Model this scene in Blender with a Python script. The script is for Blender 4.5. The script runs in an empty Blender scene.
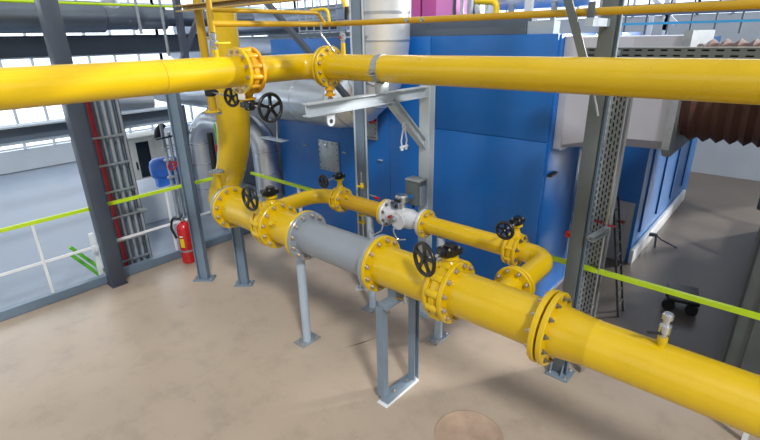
import bpy, bmesh, math, random
from mathutils import Vector, Matrix
random.seed(7)
C = bpy.context.scene.collection
PI = math.pi
V = Vector

# ------------------------------------------------------------------ materials
def lin(h):
    h = h.lstrip('#'); out = []
    for i in (0, 2, 4):
        c = int(h[i:i+2], 16) / 255
        out.append(c / 12.92 if c <= .04045 else ((c + .055) / 1.055) ** 2.4)
    return (*out, 1)

def mat(name, col, rough=.5, metal=0, coat=0, var=.06, scale=6, bump=0, bscale=60, rvar=.08):
    m = bpy.data.materials.new(name); m.use_nodes = True
    nt = m.node_tree; b = nt.nodes['Principled BSDF']
    b.inputs['Metallic'].default_value = metal
    b.inputs['Coat Weight'].default_value = coat
    b.inputs['Coat Roughness'].default_value = .12
    tc = nt.nodes.new('ShaderNodeTexCoord')
    n = nt.nodes.new('ShaderNodeTexNoise'); n.inputs['Scale'].default_value = scale; n.inputs['Detail'].default_value = 5
    nt.links.new(tc.outputs['Object'], n.inputs['Vector'])
    r = nt.nodes.new('ShaderNodeValToRGB')
    c = lin(col)
    r.color_ramp.elements[0].position = .3; r.color_ramp.elements[1].position = .7
    r.color_ramp.elements[0].color = (*[x * (1 - var) for x in c[:3]], 1)
    r.color_ramp.elements[1].color = (*[min(1, x * (1 + var)) for x in c[:3]], 1)
    nt.links.new(n.outputs['Fac'], r.inputs['Fac']); nt.links.new(r.outputs['Color'], b.inputs['Base Color'])
    mr = nt.nodes.new('ShaderNodeMapRange')
    mr.inputs['To Min'].default_value = max(.03, rough - rvar); mr.inputs['To Max'].default_value = min(1, rough + rvar)
    nt.links.new(n.outputs['Fac'], mr.inputs['Value']); nt.links.new(mr.outputs['Result'], b.inputs['Roughness'])
    if bump:
        n2 = nt.nodes.new('ShaderNodeTexNoise'); n2.inputs['Scale'].default_value = bscale
        nt.links.new(tc.outputs['Object'], n2.inputs['Vector'])
        bp = nt.nodes.new('ShaderNodeBump'); bp.inputs['Strength'].default_value = bump; bp.inputs['Distance'].default_value = .01
        nt.links.new(n2.outputs['Fac'], bp.inputs['Height']); nt.links.new(bp.outputs['Normal'], b.inputs['Normal'])
    return m

def emis(name, col, s):
    m = bpy.data.materials.new(name); m.use_nodes = True
    nt = m.node_tree; b = nt.nodes['Principled BSDF']
    b.inputs['Base Color'].default_value = (.8, .85, .9, 1)
    tc = nt.nodes.new('ShaderNodeTexCoord'); n = nt.nodes.new('ShaderNodeTexNoise'); n.inputs['Scale'].default_value = .9
    nt.links.new(tc.outputs['Object'], n.inputs['Vector'])
    r = nt.nodes.new('ShaderNodeValToRGB'); c = lin(col)
    r.color_ramp.elements[0].position = .35; r.color_ramp.elements[1].position = .65
    r.color_ramp.elements[0].color = (c[0] * .72, c[1] * .8, c[2] * .88, 1); r.color_ramp.elements[1].color = c
    nt.links.new(n.outputs['Fac'], r.inputs['Fac']); nt.links.new(r.outputs['Color'], b.inputs['Emission Color'])
    b.inputs['Emission Strength'].default_value = s
    return m

M = dict(
    yellow=mat('yellow_paint', '#d6b204', .30, 0, .3, .05, 5, .03, 25),
    yellow2=mat('ochre_paint', '#bd9612', .36, 0, .2, .07, 5),
    orange=mat('orange_yellow_paint', '#d8a012', .42, 0, .1, .1, 18),
    grey=mat('grey_spool_paint', '#8b939c', .34, 0, .3, .04, 5, .02, 25),
    bolt=mat('zinc_bolt', '#c2b7a6', .32, .85, 0, .15, 40),
    dbolt=mat('dark_bolt', '#8c857b', .35, .85, 0, .2, 40),
    black=mat('black_iron', '#0d0f12', .33, 0, .25, .15, 12),
    blackp=mat('black_casting', '#16181b', .5, 0, 0, .2, 20),
    steel=mat('bright_steel', '#c6cbd0', .25, .9, 0, .08, 8),
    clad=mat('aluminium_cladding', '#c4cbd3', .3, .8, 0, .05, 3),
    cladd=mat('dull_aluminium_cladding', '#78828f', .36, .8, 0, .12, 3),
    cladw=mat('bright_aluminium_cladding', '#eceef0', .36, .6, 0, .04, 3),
    galv=mat('galvanised_steel', '#a7afb6', .42, .6, 0, .10, 22),
    whitegrey=mat('light_grey_paint', '#b9c3cb', .45, 0, 0, .04, 6),
    bluegrey=mat('blue_grey_paint', '#6d8092', .42, 0, .1, .06, 6),
    standgrey=mat('stand_blue_grey_paint', '#768797', .4, 0, .15, .06, 6),
    palegrey=mat('pale_blue_grey_paint', '#a3b2c0', .42, 0, .1, .05, 6),
    darkgrey=mat('slate_paint', '#3f4856', .45, 0, .1, .08, 6),
    colgrey=mat('column_grey_paint', '#5b6365', .5, 0, 0, .05, 4),
    beam=mat('beam_grey_paint', '#566372', .5, 0, 0, .08, 3),
    blue=mat('blue_panel_paint', '#0f66b8', .36, 0, .15, .05, 1.3, .015, 3),
    blueR=mat('blue_panel_paint_weathered', '#1d6cb4', .4, 0, .15, .08, 1.6, .015, 3),
    pump=mat('pump_blue_paint', '#2c6fd0', .35, 0, .3, .1, 9),
    red=mat('extinguisher_red', '#c2141c', .25, 0, .5, .06, 8),
    redd=mat('dull_red_paint', '#a3202c', .4, 0, .1, .1, 8),
    lime=mat('lime_paint', '#bfe01c', .4, 0, .1, .05, 8),
    green=mat('green_hose', '#5db62c', .4, 0, .1, .08, 8),
    white=mat('white_paint', '#dfe3e6', .4, 0, .1, .04, 8),
    meter=mat('meter_white_paint', '#cfd3d8', .3, .15, .2, .10, 25),
    duct=mat('duct_sheet_metal', '#c3c5d2', .4, .35, 0, .05, 2.2, .03, 4),
    cab=mat('grey_cabinet_paint', '#a9aca9', .5, 0, 0, .05, 4),
    dglass=mat('dark_glass', '#1a2027', .08, 0, .5, .25, 3),
    plinth=mat('plinth_paint', '#c0cbd6', .5, 0, 0, .06, 4),
    magenta=mat('magenta_panel', '#c8589f', .5, 0, 0, .06, 3),
    pink=mat('pink_panel', '#e78fd0', .5, 0, 0, .06, 3),
    tagw=mat('tag_white', '#e6e3dc', .6, 0, 0, .04, 20),
    yl=mat('label_yellow', '#f0cf1b', .5, 0, 0, .06, 40),
    sticker=mat('blue_sticker', '#2a7fd6', .4, 0, 0, .05, 40),
    gate=mat('door_grey_paint', '#a6a7a8', .5, 0, 0, .05, 3),
    wall=mat('wall_paint', '#aab3bd', .7, 0, 0, .06, 2),
    rubber=mat('black_rubber', '#121214', .55, 0, 0, .2, 14),
    cable=mat('grey_conduit', '#9aa0a6', .45, .3, 0, .08, 10),
    conc=mat('outer_floor_paint', '#7d8a9a', .4, 0, 0, .08, 1.2),
    cyan=mat('cyan_paint', '#3fa9d8', .45, 0, 0, .08, 6),
    tray=mat('tray_zinc', '#a9afb1', .45, .25, 0, .06, 15),
    patch=mat('patch_screed', '#b39b87', .6, 0, 0, .16, 7, .05, 40),
    bellows=mat('brown_bellows_rubber', '#5b3f38', .6, 0, 0, .12, 8),
    passage=mat('passage_floor_darker', '#665d55', .45, 0, 0, .12, 1.5),
    crack=mat('crack_dark', '#6a5d50', .8, 0, 0, .1, 20),
    daylight=emis('daylight_glazing', '#f4f8ff', 1.5),
)

def floor_mat():
    m = bpy.data.materials.new('beige_resin_floor'); m.use_nodes = True
    nt = m.node_tree; b = nt.nodes['Principled BSDF']; L = nt.links
    tc = nt.nodes.new('ShaderNodeTexCoord')
    def noise(s, d, rough=.55):
        n = nt.nodes.new('ShaderNodeTexNoise'); n.inputs['Scale'].default_value = s; n.inputs['Detail'].default_value = d
        n.inputs['Roughness'].default_value = rough; L.new(tc.outputs['Object'], n.inputs['Vector']); return n
    def ramp(src, a, ca, z, cz):
        r = nt.nodes.new('ShaderNodeValToRGB'); e = r.color_ramp.elements
        e[0].position = a; e[0].color = ca; e[1].position = z; e[1].color = cz
        L.new(src.outputs['Fac'], r.inputs['Fac']); return r
    base = ramp(noise(.8, 6), .32, lin('#b0a08f'), .7, lin('#bfae9b'))
    dirt = ramp(noise(3.2, 8, .68), .33, (.72, .71, .72, 1), .5, (1, 1, 1, 1))
    mx = nt.nodes.new('ShaderNodeMix'); mx.data_type = 'RGBA'; mx.blend_type = 'MULTIPLY'; mx.inputs[0].default_value = .42
    L.new(base.outputs['Color'], mx.inputs[6]); L.new(dirt.outputs['Color'], mx.inputs[7])
    spots = ramp(noise(24, 3, .5), .25, (.55, .5, .46, 1), .29, (1, 1, 1, 1))
    m2 = nt.nodes.new('ShaderNodeMix'); m2.data_type = 'RGBA'; m2.blend_type = 'MULTIPLY'; m2.inputs[0].default_value = .6
    L.new(mx.outputs[2], m2.inputs[6]); L.new(spots.outputs['Color'], m2.inputs[7])
    L.new(m2.outputs[2], b.inputs['Base Color'])
    rr = nt.nodes.new('ShaderNodeMapRange'); rr.inputs['To Min'].default_value = .22; rr.inputs['To Max'].default_value = .5
    L.new(noise(2, 5).outputs['Fac'], rr.inputs['Value']); L.new(rr.outputs['Result'], b.inputs['Roughness'])
    bp = nt.nodes.new('ShaderNodeBump'); bp.inputs['Strength'].default_value = .04; bp.inputs['Distance'].default_value = .01
    L.new(noise(5, 3).outputs['Fac'], bp.inputs['Height']); L.new(bp.outputs['Normal'], b.inputs['Normal'])
    return m
M['floor'] = floor_mat()

# ------------------------------------------------------------------ mesh builder
def basis(d):
    d = V(d).normalized()
    a = V((0, 0, 1)) if abs(d.z) < .9 else V((1, 0, 0))
    u = a.cross(d).normalized(); v = d.cross(u).normalized()
    return u, v, d                                        # v points up for horizontal d

class MB:
    def __init__(s): s.v = []; s.f = []
    def add(s, vs, fs):
        o = len(s.v); s.v += [V(p) for p in vs]; s.f += [tuple(i + o for i in f) for f in fs]; return s
    def box(s, c, size, rotz=0, bev=0):
        x, y, z = [k / 2 for k in size]; R = Matrix.Rotation(rotz, 3, 'Z'); c = V(c)
        if bev <= 0:
            P = [(-x,-y,-z),(x,-y,-z),(x,y,-z),(-x,y,-z),(-x,-y,z),(x,-y,z),(x,y,z),(-x,y,z)]
            return s.add([c + R @ V(p) for p in P], [(0,3,2,1),(4,5,6,7),(0,1,5,4),(1,2,6,5),(2,3,7,6),(3,0,4,7)])
        bm = bmesh.new(); bmesh.ops.create_cube(bm, size=1)
        for q in bm.verts: q.co = V((q.co.x * 2 * x, q.co.y * 2 * y, q.co.z * 2 * z))
        bmesh.ops.bevel(bm, geom=bm.edges[:], offset=bev, segments=2, affect='EDGES', profile=.5)
        bm.verts.index_update()
        s.add([c + R @ q.co for q in bm.verts], [[q.index for q in f.verts] for f in bm.faces]); bm.free(); return s
    def lathe(s, c, axis, prof, n=32):                     # prof: (offset along axis, radius)
        u, v, d = basis(axis); c = V(c); vs = []; fs = []
        for (t, r) in prof:
            for k in range(n):
                a = 2 * PI * k / n; vs.append(c + d * t + u * (r * math.cos(a)) + v * (r * math.sin(a)))
        for i in range(len(prof) - 1):
            for k in range(n):
                k2 = (k + 1) % n; fs.append((i*n+k, i*n+k2, (i+1)*n+k2, (i+1)*n+k))
        if prof[0][1] > 1e-6: fs.append(tuple(range(n - 1, -1, -1)))
        if prof[-1][1] > 1e-6: fs.append(tuple((len(prof)-1)*n + k for k in range(n)))
        return s.add(vs, fs)
    def cyl(s, a, b, r, n=24, r2=None):
        a = V(a); b = V(b); return s.lathe(a, b - a, [(0, r), ((b - a).length, r if r2 is None else r2)], n)
    def ring(s, c, axis, prof, n=40):                      # closed profile loop
        u, v, d = basis(axis); c = V(c); vs = []; fs = []; m = len(prof)
        for (t, r) in prof:
            for k in range(n):
                a = 2 * PI * k / n; vs.append(c + d * t + u * (r * math.cos(a)) + v * (r * math.sin(a)))
        for i in range(m):
            j = (i + 1) % m
            for k in range(n):
                k2 = (k + 1) % n; fs.append((i*n+k, i*n+k2, j*n+k2, j*n+k))
        return s.add(vs, fs)
    def torus(s, c, axis, R, r, n=40, m=10):
        return s.ring(c, axis, [(r * math.sin(2*PI*i/m), R + r * math.cos(2*PI*i/m)) for i in range(m)], n)
    def tube(s, pts, r, n=20, caps=True):
        pts = [V(p) for p in pts]; rs = r if isinstance(r, (list, tuple)) else [r] * len(pts)
        t0 = (pts[1] - pts[0]).normalized(); u, v, _ = basis(t0); vs = []; fs = []; prev = t0
        for i, p in enumerate(pts):
            if i == 0: t = t0
            elif i == len(pts) - 1: t = (pts[i] - pts[i-1]).normalized()
            else: t = ((pts[i+1] - pts[i]).normalized() + (pts[i] - pts[i-1]).normalized()).normalized()
            q = prev.rotation_difference(t); u = q @ u; v = q @ v; prev = t
            for k in range(n):
                a = 2 * PI * k / n; vs.append(p + u * (rs[i] * math.cos(a)) + v * (rs[i] * math.sin(a)))
        for i in range(len(pts) - 1):
            for k in range(n):
                k2 = (k + 1) % n; fs.append((i*n+k, i*n+k2, (i+1)*n+k2, (i+1)*n+k))
        if caps: fs.append(tuple(range(n-1, -1, -1))); fs.append(tuple((len(pts)-1)*n + k for k in range(n)))
        return s.add(vs, fs)
    def prism(s, a, b, prof, up=(0, 0, 1)):                # 2-D outline (x across, y up) swept a -> b
        a = V(a); b = V(b); d = (b - a).normalized(); up = V(up)
        x = d.cross(up).normalized(); y = x.cross(d).normalized(); n = len(prof)
        vs = [a + x*p + y*q for p, q in prof] + [b + x*p + y*q for p, q in prof]
        fs = [tuple(range(n-1, -1, -1)), tuple(range(n, 2*n))] + [(i, (i+1) % n, n + (i+1) % n, n + i) for i in range(n)]
        return s.add(vs, fs)
    def ibeam(s, a, b, w, h, t=.008, up=(0, 0, 1)):
        w /= 2; h /= 2; k = t * .4 if t * .4 > .003 else .003
        return s.prism(a, b, [(-w,-h),(w,-h),(w,-h+t),(k,-h+t),(k,h-t),(w,h-t),(w,h),(-w,h),(-w,h-t),(-k,h-t),(-k,-h+t),(-w,-h+t)], up)
    def channel(s, a, b, w, h, t=.008, up=(0, 0, 1)):
        h /= 2
        return s.prism(a, b, [(0,-h),(w,-h),(w,-h+t),(t,-h+t),(t,h-t),(w,h-t),(w,h),(0,h)], up)
    def bar(s, a, b, w, h, up=(0, 0, 1)):
        return s.prism(a, b, [(-w/2,-h/2),(w/2,-h/2),(w/2,h/2),(-w/2,h/2)], up)

def bend(pts, r, seg=8):                                   # polyline with rounded corners
    pts = [V(p) for p in pts]; rs = r if isinstance(r, (list, tuple)) else [r] * len(pts); out = [pts[0]]
    for i in range(1, len(pts) - 1):
        a = (pts[i-1] - pts[i]).normalized(); b = (pts[i+1] - pts[i]).normalized()
        ang = a.angle(b); t = rs[i] / math.tan(ang / 2)
        t = min(t, (pts[i-1]-pts[i]).length * .98, (pts[i+1]-pts[i]).length * .98); rad = t * math.tan(ang / 2)
        cen = pts[i] + (a + b).normalized() * (rad / math.sin(ang / 2))
        s0 = pts[i] + a * t - cen; s1 = pts[i] + b * t - cen; tot = s0.angle(s1)
        for k in range(seg + 1):
            f = k / seg; out.append(cen + (s0 * math.sin((1-f)*tot) + s1 * math.sin(f*tot)) / math.sin(tot))
    out.append(pts[-1]); return out

ROOT = {}
def setp(o, label=None, cat=None, group=None, kind=None):
    if label: o['label'] = label
    if cat: o['category'] = cat
    if group: o['group'] = group
    if kind: o['kind'] = kind
    return o
def thing(name, label, cat, loc=(0, 0, 0), group=None):
    o = bpy.data.objects.new(name, None); o.empty_display_size = .1; C.objects.link(o); o.location = loc
    ROOT[o.name] = V(loc); return setp(o, label, cat, group)
def obj(name, mb, m, parent=None, smooth=.6, label=None):
    off = ROOT.get(parent.name, V((0, 0, 0))) if parent else V((0, 0, 0))
    me = bpy.data.meshes.new(name); me.from_pydata([p - off for p in mb.v], [], mb.f); me.update()
    bm = bmesh.new(); bm.from_mesh(me); bmesh.ops.recalc_face_normals(bm, faces=bm.faces[:]); bm.to_mesh(me); bm.free()
    me.materials.append(M[m])
    if smooth:
        me.polygons.foreach_set('use_smooth', [True] * len(me.polygons)); me.set_sharp_from_angle(angle=smooth)
    o = bpy.data.objects.new(name, me); C.objects.link(o)
    if parent: o.parent = parent; ROOT[o.name] = off
    if label: o['label'] = label
    return o
def solo(name, mb, m, label, cat, group=None, smooth=.6):   # a thing that is one mesh, origin at its base
    xs = [p.x for p in mb.v]; ys = [p.y for p in mb.v]; zs = [p.z for p in mb.v]
    off = V(((min(xs)+max(xs))/2, (min(ys)+max(ys))/2, min(zs)))
    mb.v = [p - off for p in mb.v]; o = obj(name, mb, m, None, smooth); o.location = off
    return setp(o, label, cat, group)
def struct(name, mb, m, smooth=0, label=None):
    o = obj(name, mb, m, None, smooth); o['kind'] = 'structure'
    if label: o['label'] = label
    return o

BOLT = {}
def bolt_mesh(rb, m):
    if (rb, m) not in BOLT:
        b = MB(); b.lathe((0,0,0), (0,0,1), [(-.002, rb*1.3), (.003, rb*1.3)], 14)
        b.lathe((0,0,.003), (0,0,1), [(0, rb), (rb*.75, rb), (rb*.95, rb*.8)], 6)
        b.lathe((0,0,.003), (0,0,1), [(rb*.9, rb*.5), (rb*1.6, rb*.5), (rb*1.7, rb*.35)], 10)
        me = bpy.data.meshes.new('bolt'); me.from_pydata(b.v, [], b.f); me.update(); me.materials.append(M[m])
        bm = bmesh.new(); bm.from_mesh(me); bmesh.ops.recalc_face_normals(bm, faces=bm.faces[:]); bm.to_mesh(me); bm.free()
        BOLT[(rb, m)] = me
    return BOLT[(rb, m)]
def bolt(parent, p, axis, rb, m='bolt'):
    o = bpy.data.objects.new('bolt', bolt_mesh(rb, m)); C.objects.link(o)
    o.parent = parent; o.location = V(p) - ROOT[parent.name]
    o.rotation_euler = V(axis).to_track_quat('Z', 'Y').to_euler(); return o
def flange(parent, c, axis, r, th, ri, nb=12, rb=.013, m='yellow', face=1, bm_='bolt', a0=.5, label=None, name='flange'):
    """flange disc centred at c; bolts stand on the face pointing along axis*face"""
    c = V(c); e = th * .14
    f = obj(name, MB().ring(c, axis, [(-th/2, ri), (-th/2, r-e), (-th/2+e, r), (th/2-e, r), (th/2, r-e), (th/2, ri)], 48), m, parent, .5, label)
    u, v, d = basis(axis); rc = (r + ri) / 2 + (r - ri) * .10
    if nb:
        for k in range(nb):
            a = 2 * PI * (k + a0) / nb
            bolt(f, c + d * (face * th / 2) + u * (rc * math.cos(a)) + v * (rc * math.sin(a)), d * face, rb, bm_)
    return f
def handwheel(parent, c, axis, R, r=.014):
    c = V(c); u, v, d = basis(axis)
    h = obj('handwheel', MB().torus(c, axis, R - r, r, 44, 12), 'black', parent, .8)
    obj('hub', MB().lathe(c - d * .022, d, [(0, R*.14), (.006, R*.2), (.036, R*.2), (.044, R*.12)], 20), 'black', h)
    for k in range(5):
        a = 2 * PI * k / 5 + .3; e = u * math.cos(a) + v * math.sin(a); s = d.cross(e)
        vs = []
        for (t, w, q) in ((R*.12, R*.11, .010), (R*.5, R*.085, .008), (R*.93, R*.15, .010)):
            o = c + e * t
            vs += [o + s*w - d*q, o - s*w - d*q, o - s*w + d*q, o + s*w + d*q]
        fs = [(0,1,2,3), (8,9,10,11)]
        for i in (0, 4):
            fs += [(i+j, i+(j+1) % 4, i+4+(j+1) % 4, i+4+j) for j in range(4)]
        obj('spoke', MB().add(vs, fs), 'black', h, 0)
    return h
def gearbox(parent, c, shaft, up, size=1.0, m='black'):
    """worm gearbox: round housing about `up`, a worm barrel along `shaft`"""
    c = V(c); up = V(up).normalized(); sh = V(shaft).normalized(); s = size; x = up.cross(sh)
    b = MB(); b.lathe(c - up * .03 * s, up, [(0, .05*s), (.01*s, .056*s), (.045*s, .056*s), (.052*s, .05*s)], 24)
    b.bar(c + sh * .075*s, c - sh * .06*s, .105*s, .042*s, up)
    b.lathe(c + up * .02 * s - sh * .0*s, up, [(0, .042*s), (.022*s, .042*s), (.028*s, .034*s)], 20)
    b.lathe(c + x * .02*s + sh * .07*s, sh, [(0, .026*s), (.02*s, .026*s), (.024*s, .018*s), (.04*s, .018*s)], 16)
    g = obj('gearbox', b, m, parent)
    for k in range(4):
        a = PI/4 + k * PI/2
        bolt(g, c + up * .022*s + (sh * math.cos(a) + x * math.sin(a)) * .056*s, up, .007*s, 'bolt')
    return g
def valve(name, label, c, axis, r, w, neck_dir, neck_len, gb_size, shaft, wheel_gap, wheel_R, nl=12, m='yellow', tagit=None, group=None):
    """lugged butterfly valve: lug body between flanges, neck, gearbox, shaft, hand wheel"""
    c = V(c); u, v, d = basis(axis); nd = V(neck_dir).normalized(); sh = V(shaft).normalized()
    t = thing(name, label, 'valve', c, group)
    b = MB(); b.ring(c, axis, [(-w/2, r*.68), (-w/2, r*.84), (-w*.22, r*.87), (-w*.22, r*.92), (w*.22, r*.92), (w*.22, r*.87), (w/2, r*.84), (w/2, r*.68)], 48)
    for k in range(nl):
        a = 2 * PI * (k + .5) / nl; p = c + u * (r*.87*math.cos(a)) + v * (r*.87*math.sin(a))
        b.lathe(p - d * w * .5, d, [(0, r*.105), (w*.12, r*.125), (w*.88, r*.125), (w, r*.105)], 14)
    obj('body', b, m, t)
    g0 = c + nd * (r*.9 + neck_len)
    nb = MB(); nb.cyl(c + nd * r * .86, g0 - nd * .045 * gb_size, .034 * gb_size, 20)
    nb.lathe(g0 - nd * .06 * gb_size, nd, [(0, .05*gb_size), (.006, .06*gb_size), (.018*gb_size, .06*gb_size), (.024*gb_size, .05*gb_size)], 20)
    nb.lathe(c + nd * r * .84, nd, [(0, r*.3), (.02, r*.27), (.05, .036*gb_size)], 16)
    obj('neck', nb, m, t)
    gearbox(t, g0, sh, nd, gb_size)
    x = nd.cross(sh); s0 = g0 + x * .02 * gb_size
    wc = s0 + sh * wheel_gap
    obj('shaft', MB().cyl(s0 + sh * .05 * gb_size, wc, .009, 12), 'steel', t)
    handwheel(t, wc, sh, wheel_R)
    if tagit: obj('tag', MB().box(tagit, (.075, .012, .05), .2, .004), 'tagw', t)
    return t
def plate_bolts(parent, c, sx, sy, rb=.008, z=None):
    for ix in (-1, 1):
        for iy in (-1, 1):
            bolt(parent, V(c) + V((ix*sx, iy*sy, 0)), (0, 0, 1), rb)

# ------------------------------------------------------------------ camera
F = V((-.6194, .6953, -.3643)); R_ = V((.7518, .6590, -.0192)); U_ = V((-.2267, .2859, .9311)); FP = 468.778; CAM = V((0, 0, 2.9))
th, ya, ro = .372835, math.radians(-48.30343464), -.0206217
F = V((-math.cos(th)*math.cos(ya), -math.cos(th)*math.sin(ya), -math.sin(th))).normalized()
R0 = F.cross(V((0, 0, 1))).normalized(); U0 = R0.cross(F)
R_ = R0 * math.cos(ro) + U0 * math.sin(ro); U_ = -R0 * math.sin(ro) + U0 * math.cos(ro)
cam = bpy.data.cameras.new('camera'); co = bpy.data.objects.new('camera', cam); C.objects.link(co)
co.matrix_world = Matrix(((R_.x, U_.x, -F.x, CAM.x), (R_.y, U_.y, -F.y, CAM.y), (R_.z, U_.z, -F.z, CAM.z), (0, 0, 0, 1)))
cam.sensor_fit = 'HORIZONTAL'; cam.sensor_width = 36; cam.lens = FP / 760 * 36; cam.clip_start = .05; cam.clip_end = 200
bpy.context.scene.camera = co
def at(px, py, ax, val):                                   # a spot of the photo on the plane x|y|z = val
    d = F * FP + R_ * (px - 380) - U_ * (py - 220); i = 'xyz'.index(ax)
    return CAM + d * ((val - CAM[i]) / d[i])

# ------------------------------------------------------------------ the setting
fl = MB(); fl.add([(-6.2, -4, 0), (4, -4, 0), (4, 12, 0), (-6.2, 12, 0)], [(0, 1, 2, 3)]); struct('floor', fl, 'floor')
fl = MB(); fl.add([(-1.74, 4.0, .002), (4, 4.0, .002), (4, 12, .002), (-1.74, 12, .002)], [(0, 1, 2, 3)]); struct('floor_passage', fl, 'passage')  # darker brown-grey sheet laid over the floor in the passage
fl = MB(); fl.add([(-16, -6, -.02), (-6.2, -6, -.02), (-6.2, 14, -.02), (-16, 14, -.02)], [(0, 1, 2, 3)]); struct('floor_outer', fl, 'conc')
tr = MB(); tr.channel((-6.2, -3, .055), (-6.2, 4.0, .055), -.09, .11, .012); struct('trim_1', tr, 'bluegrey')
ck = MB(); p0 = at(344, 348, 'z', .0015); p1 = at(362, 343, 'z', .0015); p2 = at(378, 337, 'z', .0015)
ck.add([p0, p1 + V((.004, -.003, 0)), p2, p1 + V((-.004, .004, 0))], [(0, 1, 2), (0, 2, 3)]); struct('trim_2', ck, 'crack', label='thin dark crack in the beige floor')
# far walls with tall glazing
wl = MB(); wl.box((-14.1, 4, .25), (.2, 20, .5)); wl.box((-14.1, 4, 6.6), (.2, 20, 1.2)); struct('wall_left', wl, 'wall')
for i in range(8):
    y = -4.75 + i * 2.5; o = struct('window_%d' % (i + 1), MB().box((-14.12, y, 3.25), (.03, 2.5, 5.5)), 'daylight')
    fr = MB()
    for k in range(5): fr.box((-14.0, y - 1.25 + k * .625, 3.25), (.06, .06, 5.5))
    for k in range(6): fr.box((-14.0, y, .55 + k * 1.1), (.05, 2.5, .045))
    obj('window_frame', fr, 'whitegrey', o)
wb = MB(); wb.box((-6.5, 12.1, 1.6), (15, .2, 3.2)); wb.box((-6.5, 12.1, 7), (15, .2, .8)); struct('wall_back', wb, 'wall')
for i in range(5):
    x = -12.5 + i * 3; o = struct('window_%d' % (i + 9), MB().box((x, 12.12, 4.9), (3, .03, 3.4)), 'daylight')
    fr = MB()
    for k in range(6): fr.box((x - 1.5 + k * .6, 12.0, 4.9), (.045, .06, 3.4))
    for k in range(4): fr.box((x, 12.0, 3.25 + k * 1.1), (3, .05, .045))
    obj('window_frame', fr, 'whitegrey', o)

# ------------------------------------------------------------------ blue enclosures
XR, YF = -1.75, 4.42
def enclosure():
    t = thing('equipment_enclosure', 'large blue sheet steel enclosure standing behind the yellow pipework', 'enclosure', (-3.85, 6.5, 0))
    x0 = -5.97; x1 = XR; y1 = 7.0; H = 2.895
    b = MB(); b.box(((x0+x1)/2, (YF+.02+y1)/2, H/2), (x1-x0-.04, y1-YF-.02, H)); obj('body', b, 'blue', t, 0)
    # front panels with seams, split at the photo's joints
    seams = [x0, at(391, 150, 'y', YF).x, at(430, 150, 'y', YF).x, x1]
    for i in range(3):
        a, c = seams[i] + .002, seams[i+1] - .002
        zs = [0.08, H] if i < 2 else [0.08, at(490, 135, 'y', YF).z, H]
        for k in range(len(zs) - 1):
            obj('front_panel', MB().box(((a+c)/2, YF, (zs[k]+zs[k+1])/2), (c-a, .05, zs[k+1]-zs[k]-.004), 0, .006), 'blue', t, .5)
    for (ya_, yb) in ((YF + .012, 5.3), (5.304, 6.2), (6.204, 7.0)):
        obj('side_panel', MB().box((x1 - .01, (ya_+yb)/2, H/2 + .04), (.05, yb-ya_, H - .09), 0, .006), 'blue', t, .5)
    # two bolted inspection hatches
    for (pa, pb, hc) in (((319, 141), (340, 171), (326, 146)), ((365, 114), (378, 138), None)):
        A = at(*pa, 'y', YF - .03); B = at(*pb, 'y', YF - .03); cx, cz = (A.x+B.x)/2, (A.z+B.z)/2; w, h = abs(B.x-A.x), abs(A.z-B.z) + .06
        hh = obj('hatch', MB().box((cx, YF - .035, cz), (w, .03, h), 0, .008), 'galv', t, .5)
        for k in range(6):
            for sx in (-1, 1): bolt(hh, (cx + sx*(w/2 - .02), YF - .05, cz - h/2 + .03 + k*(h-.06)/5), (0, -1, 0), .008, 'dbolt')
        for k in range(1, 4):
            for sz in (-1, 1): bolt(hh, (cx - w/2 + .02 + k*(w-.04)/4, YF - .05, cz + sz*(h/2 - .03)), (0, -1, 0), .008, 'dbolt')
        if hc:
            q = at(*hc, 'y', YF - .05); obj('sight_glass', MB().lathe((q.x, YF - .048, q.z), (0, -1, 0), [(0, .035), (.012, .035), (.016, .022)], 18), 'steel', hh)
    q = at(373.5, 120, 'y', YF - .08); obj('push_button', MB().lathe((q.x, YF - .05, q.z), (0, -1, 0), [(0, .025), (.05, .025), (.052, .045), (.075, .045), (.085, .03)], 18), 'red', t)
    for (px, py) in ((345, 152.5), (381, 160), (306, 145)):
        q = at(px, py, 'y', YF - .03); obj('latch', MB().box((q.x, YF - .04, q.z), (.07, .03, .016), 0, .004), 'palegrey', t, .5)
    q = at(551, 174, 'x', XR + .03); obj('handle', MB().box((XR + .045, q.y, q.z), (.05, .16, .03), 0, .008), 'blackp', t, .5)
    # roof edge rail
    a = at(404, 31, 'y', YF + .1); c = at(530, 30, 'y', YF + .1); d = at(556, 30, 'y', YF + .1)
    obj('roof_rail', MB().box(((a.x+c.x)/2, YF + .06, 2.93), (c.x-a.x, .12, .07)).box(((a.x+c.x)/2, YF + .2, 2.99), (c.x-a.x-.02, .12, .1)), 'beam', t, 0)
    obj('roof_trim', MB().box(((c.x+d.x)/2 + .005, YF + .1, 2.95), (d.x-c.x, .14, .11)), 'palegrey', t, 0)
    e = at(268, 33, 'y', YF); f_ = at(352, 32, 'y', YF)
    obj('roof_trim', MB().box(((e.x+f_.x)/2, YF + .1, 2.935), (f_.x-e.x, .2, .05)), 'beam', t, 0)
    return t
enclosure()

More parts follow.
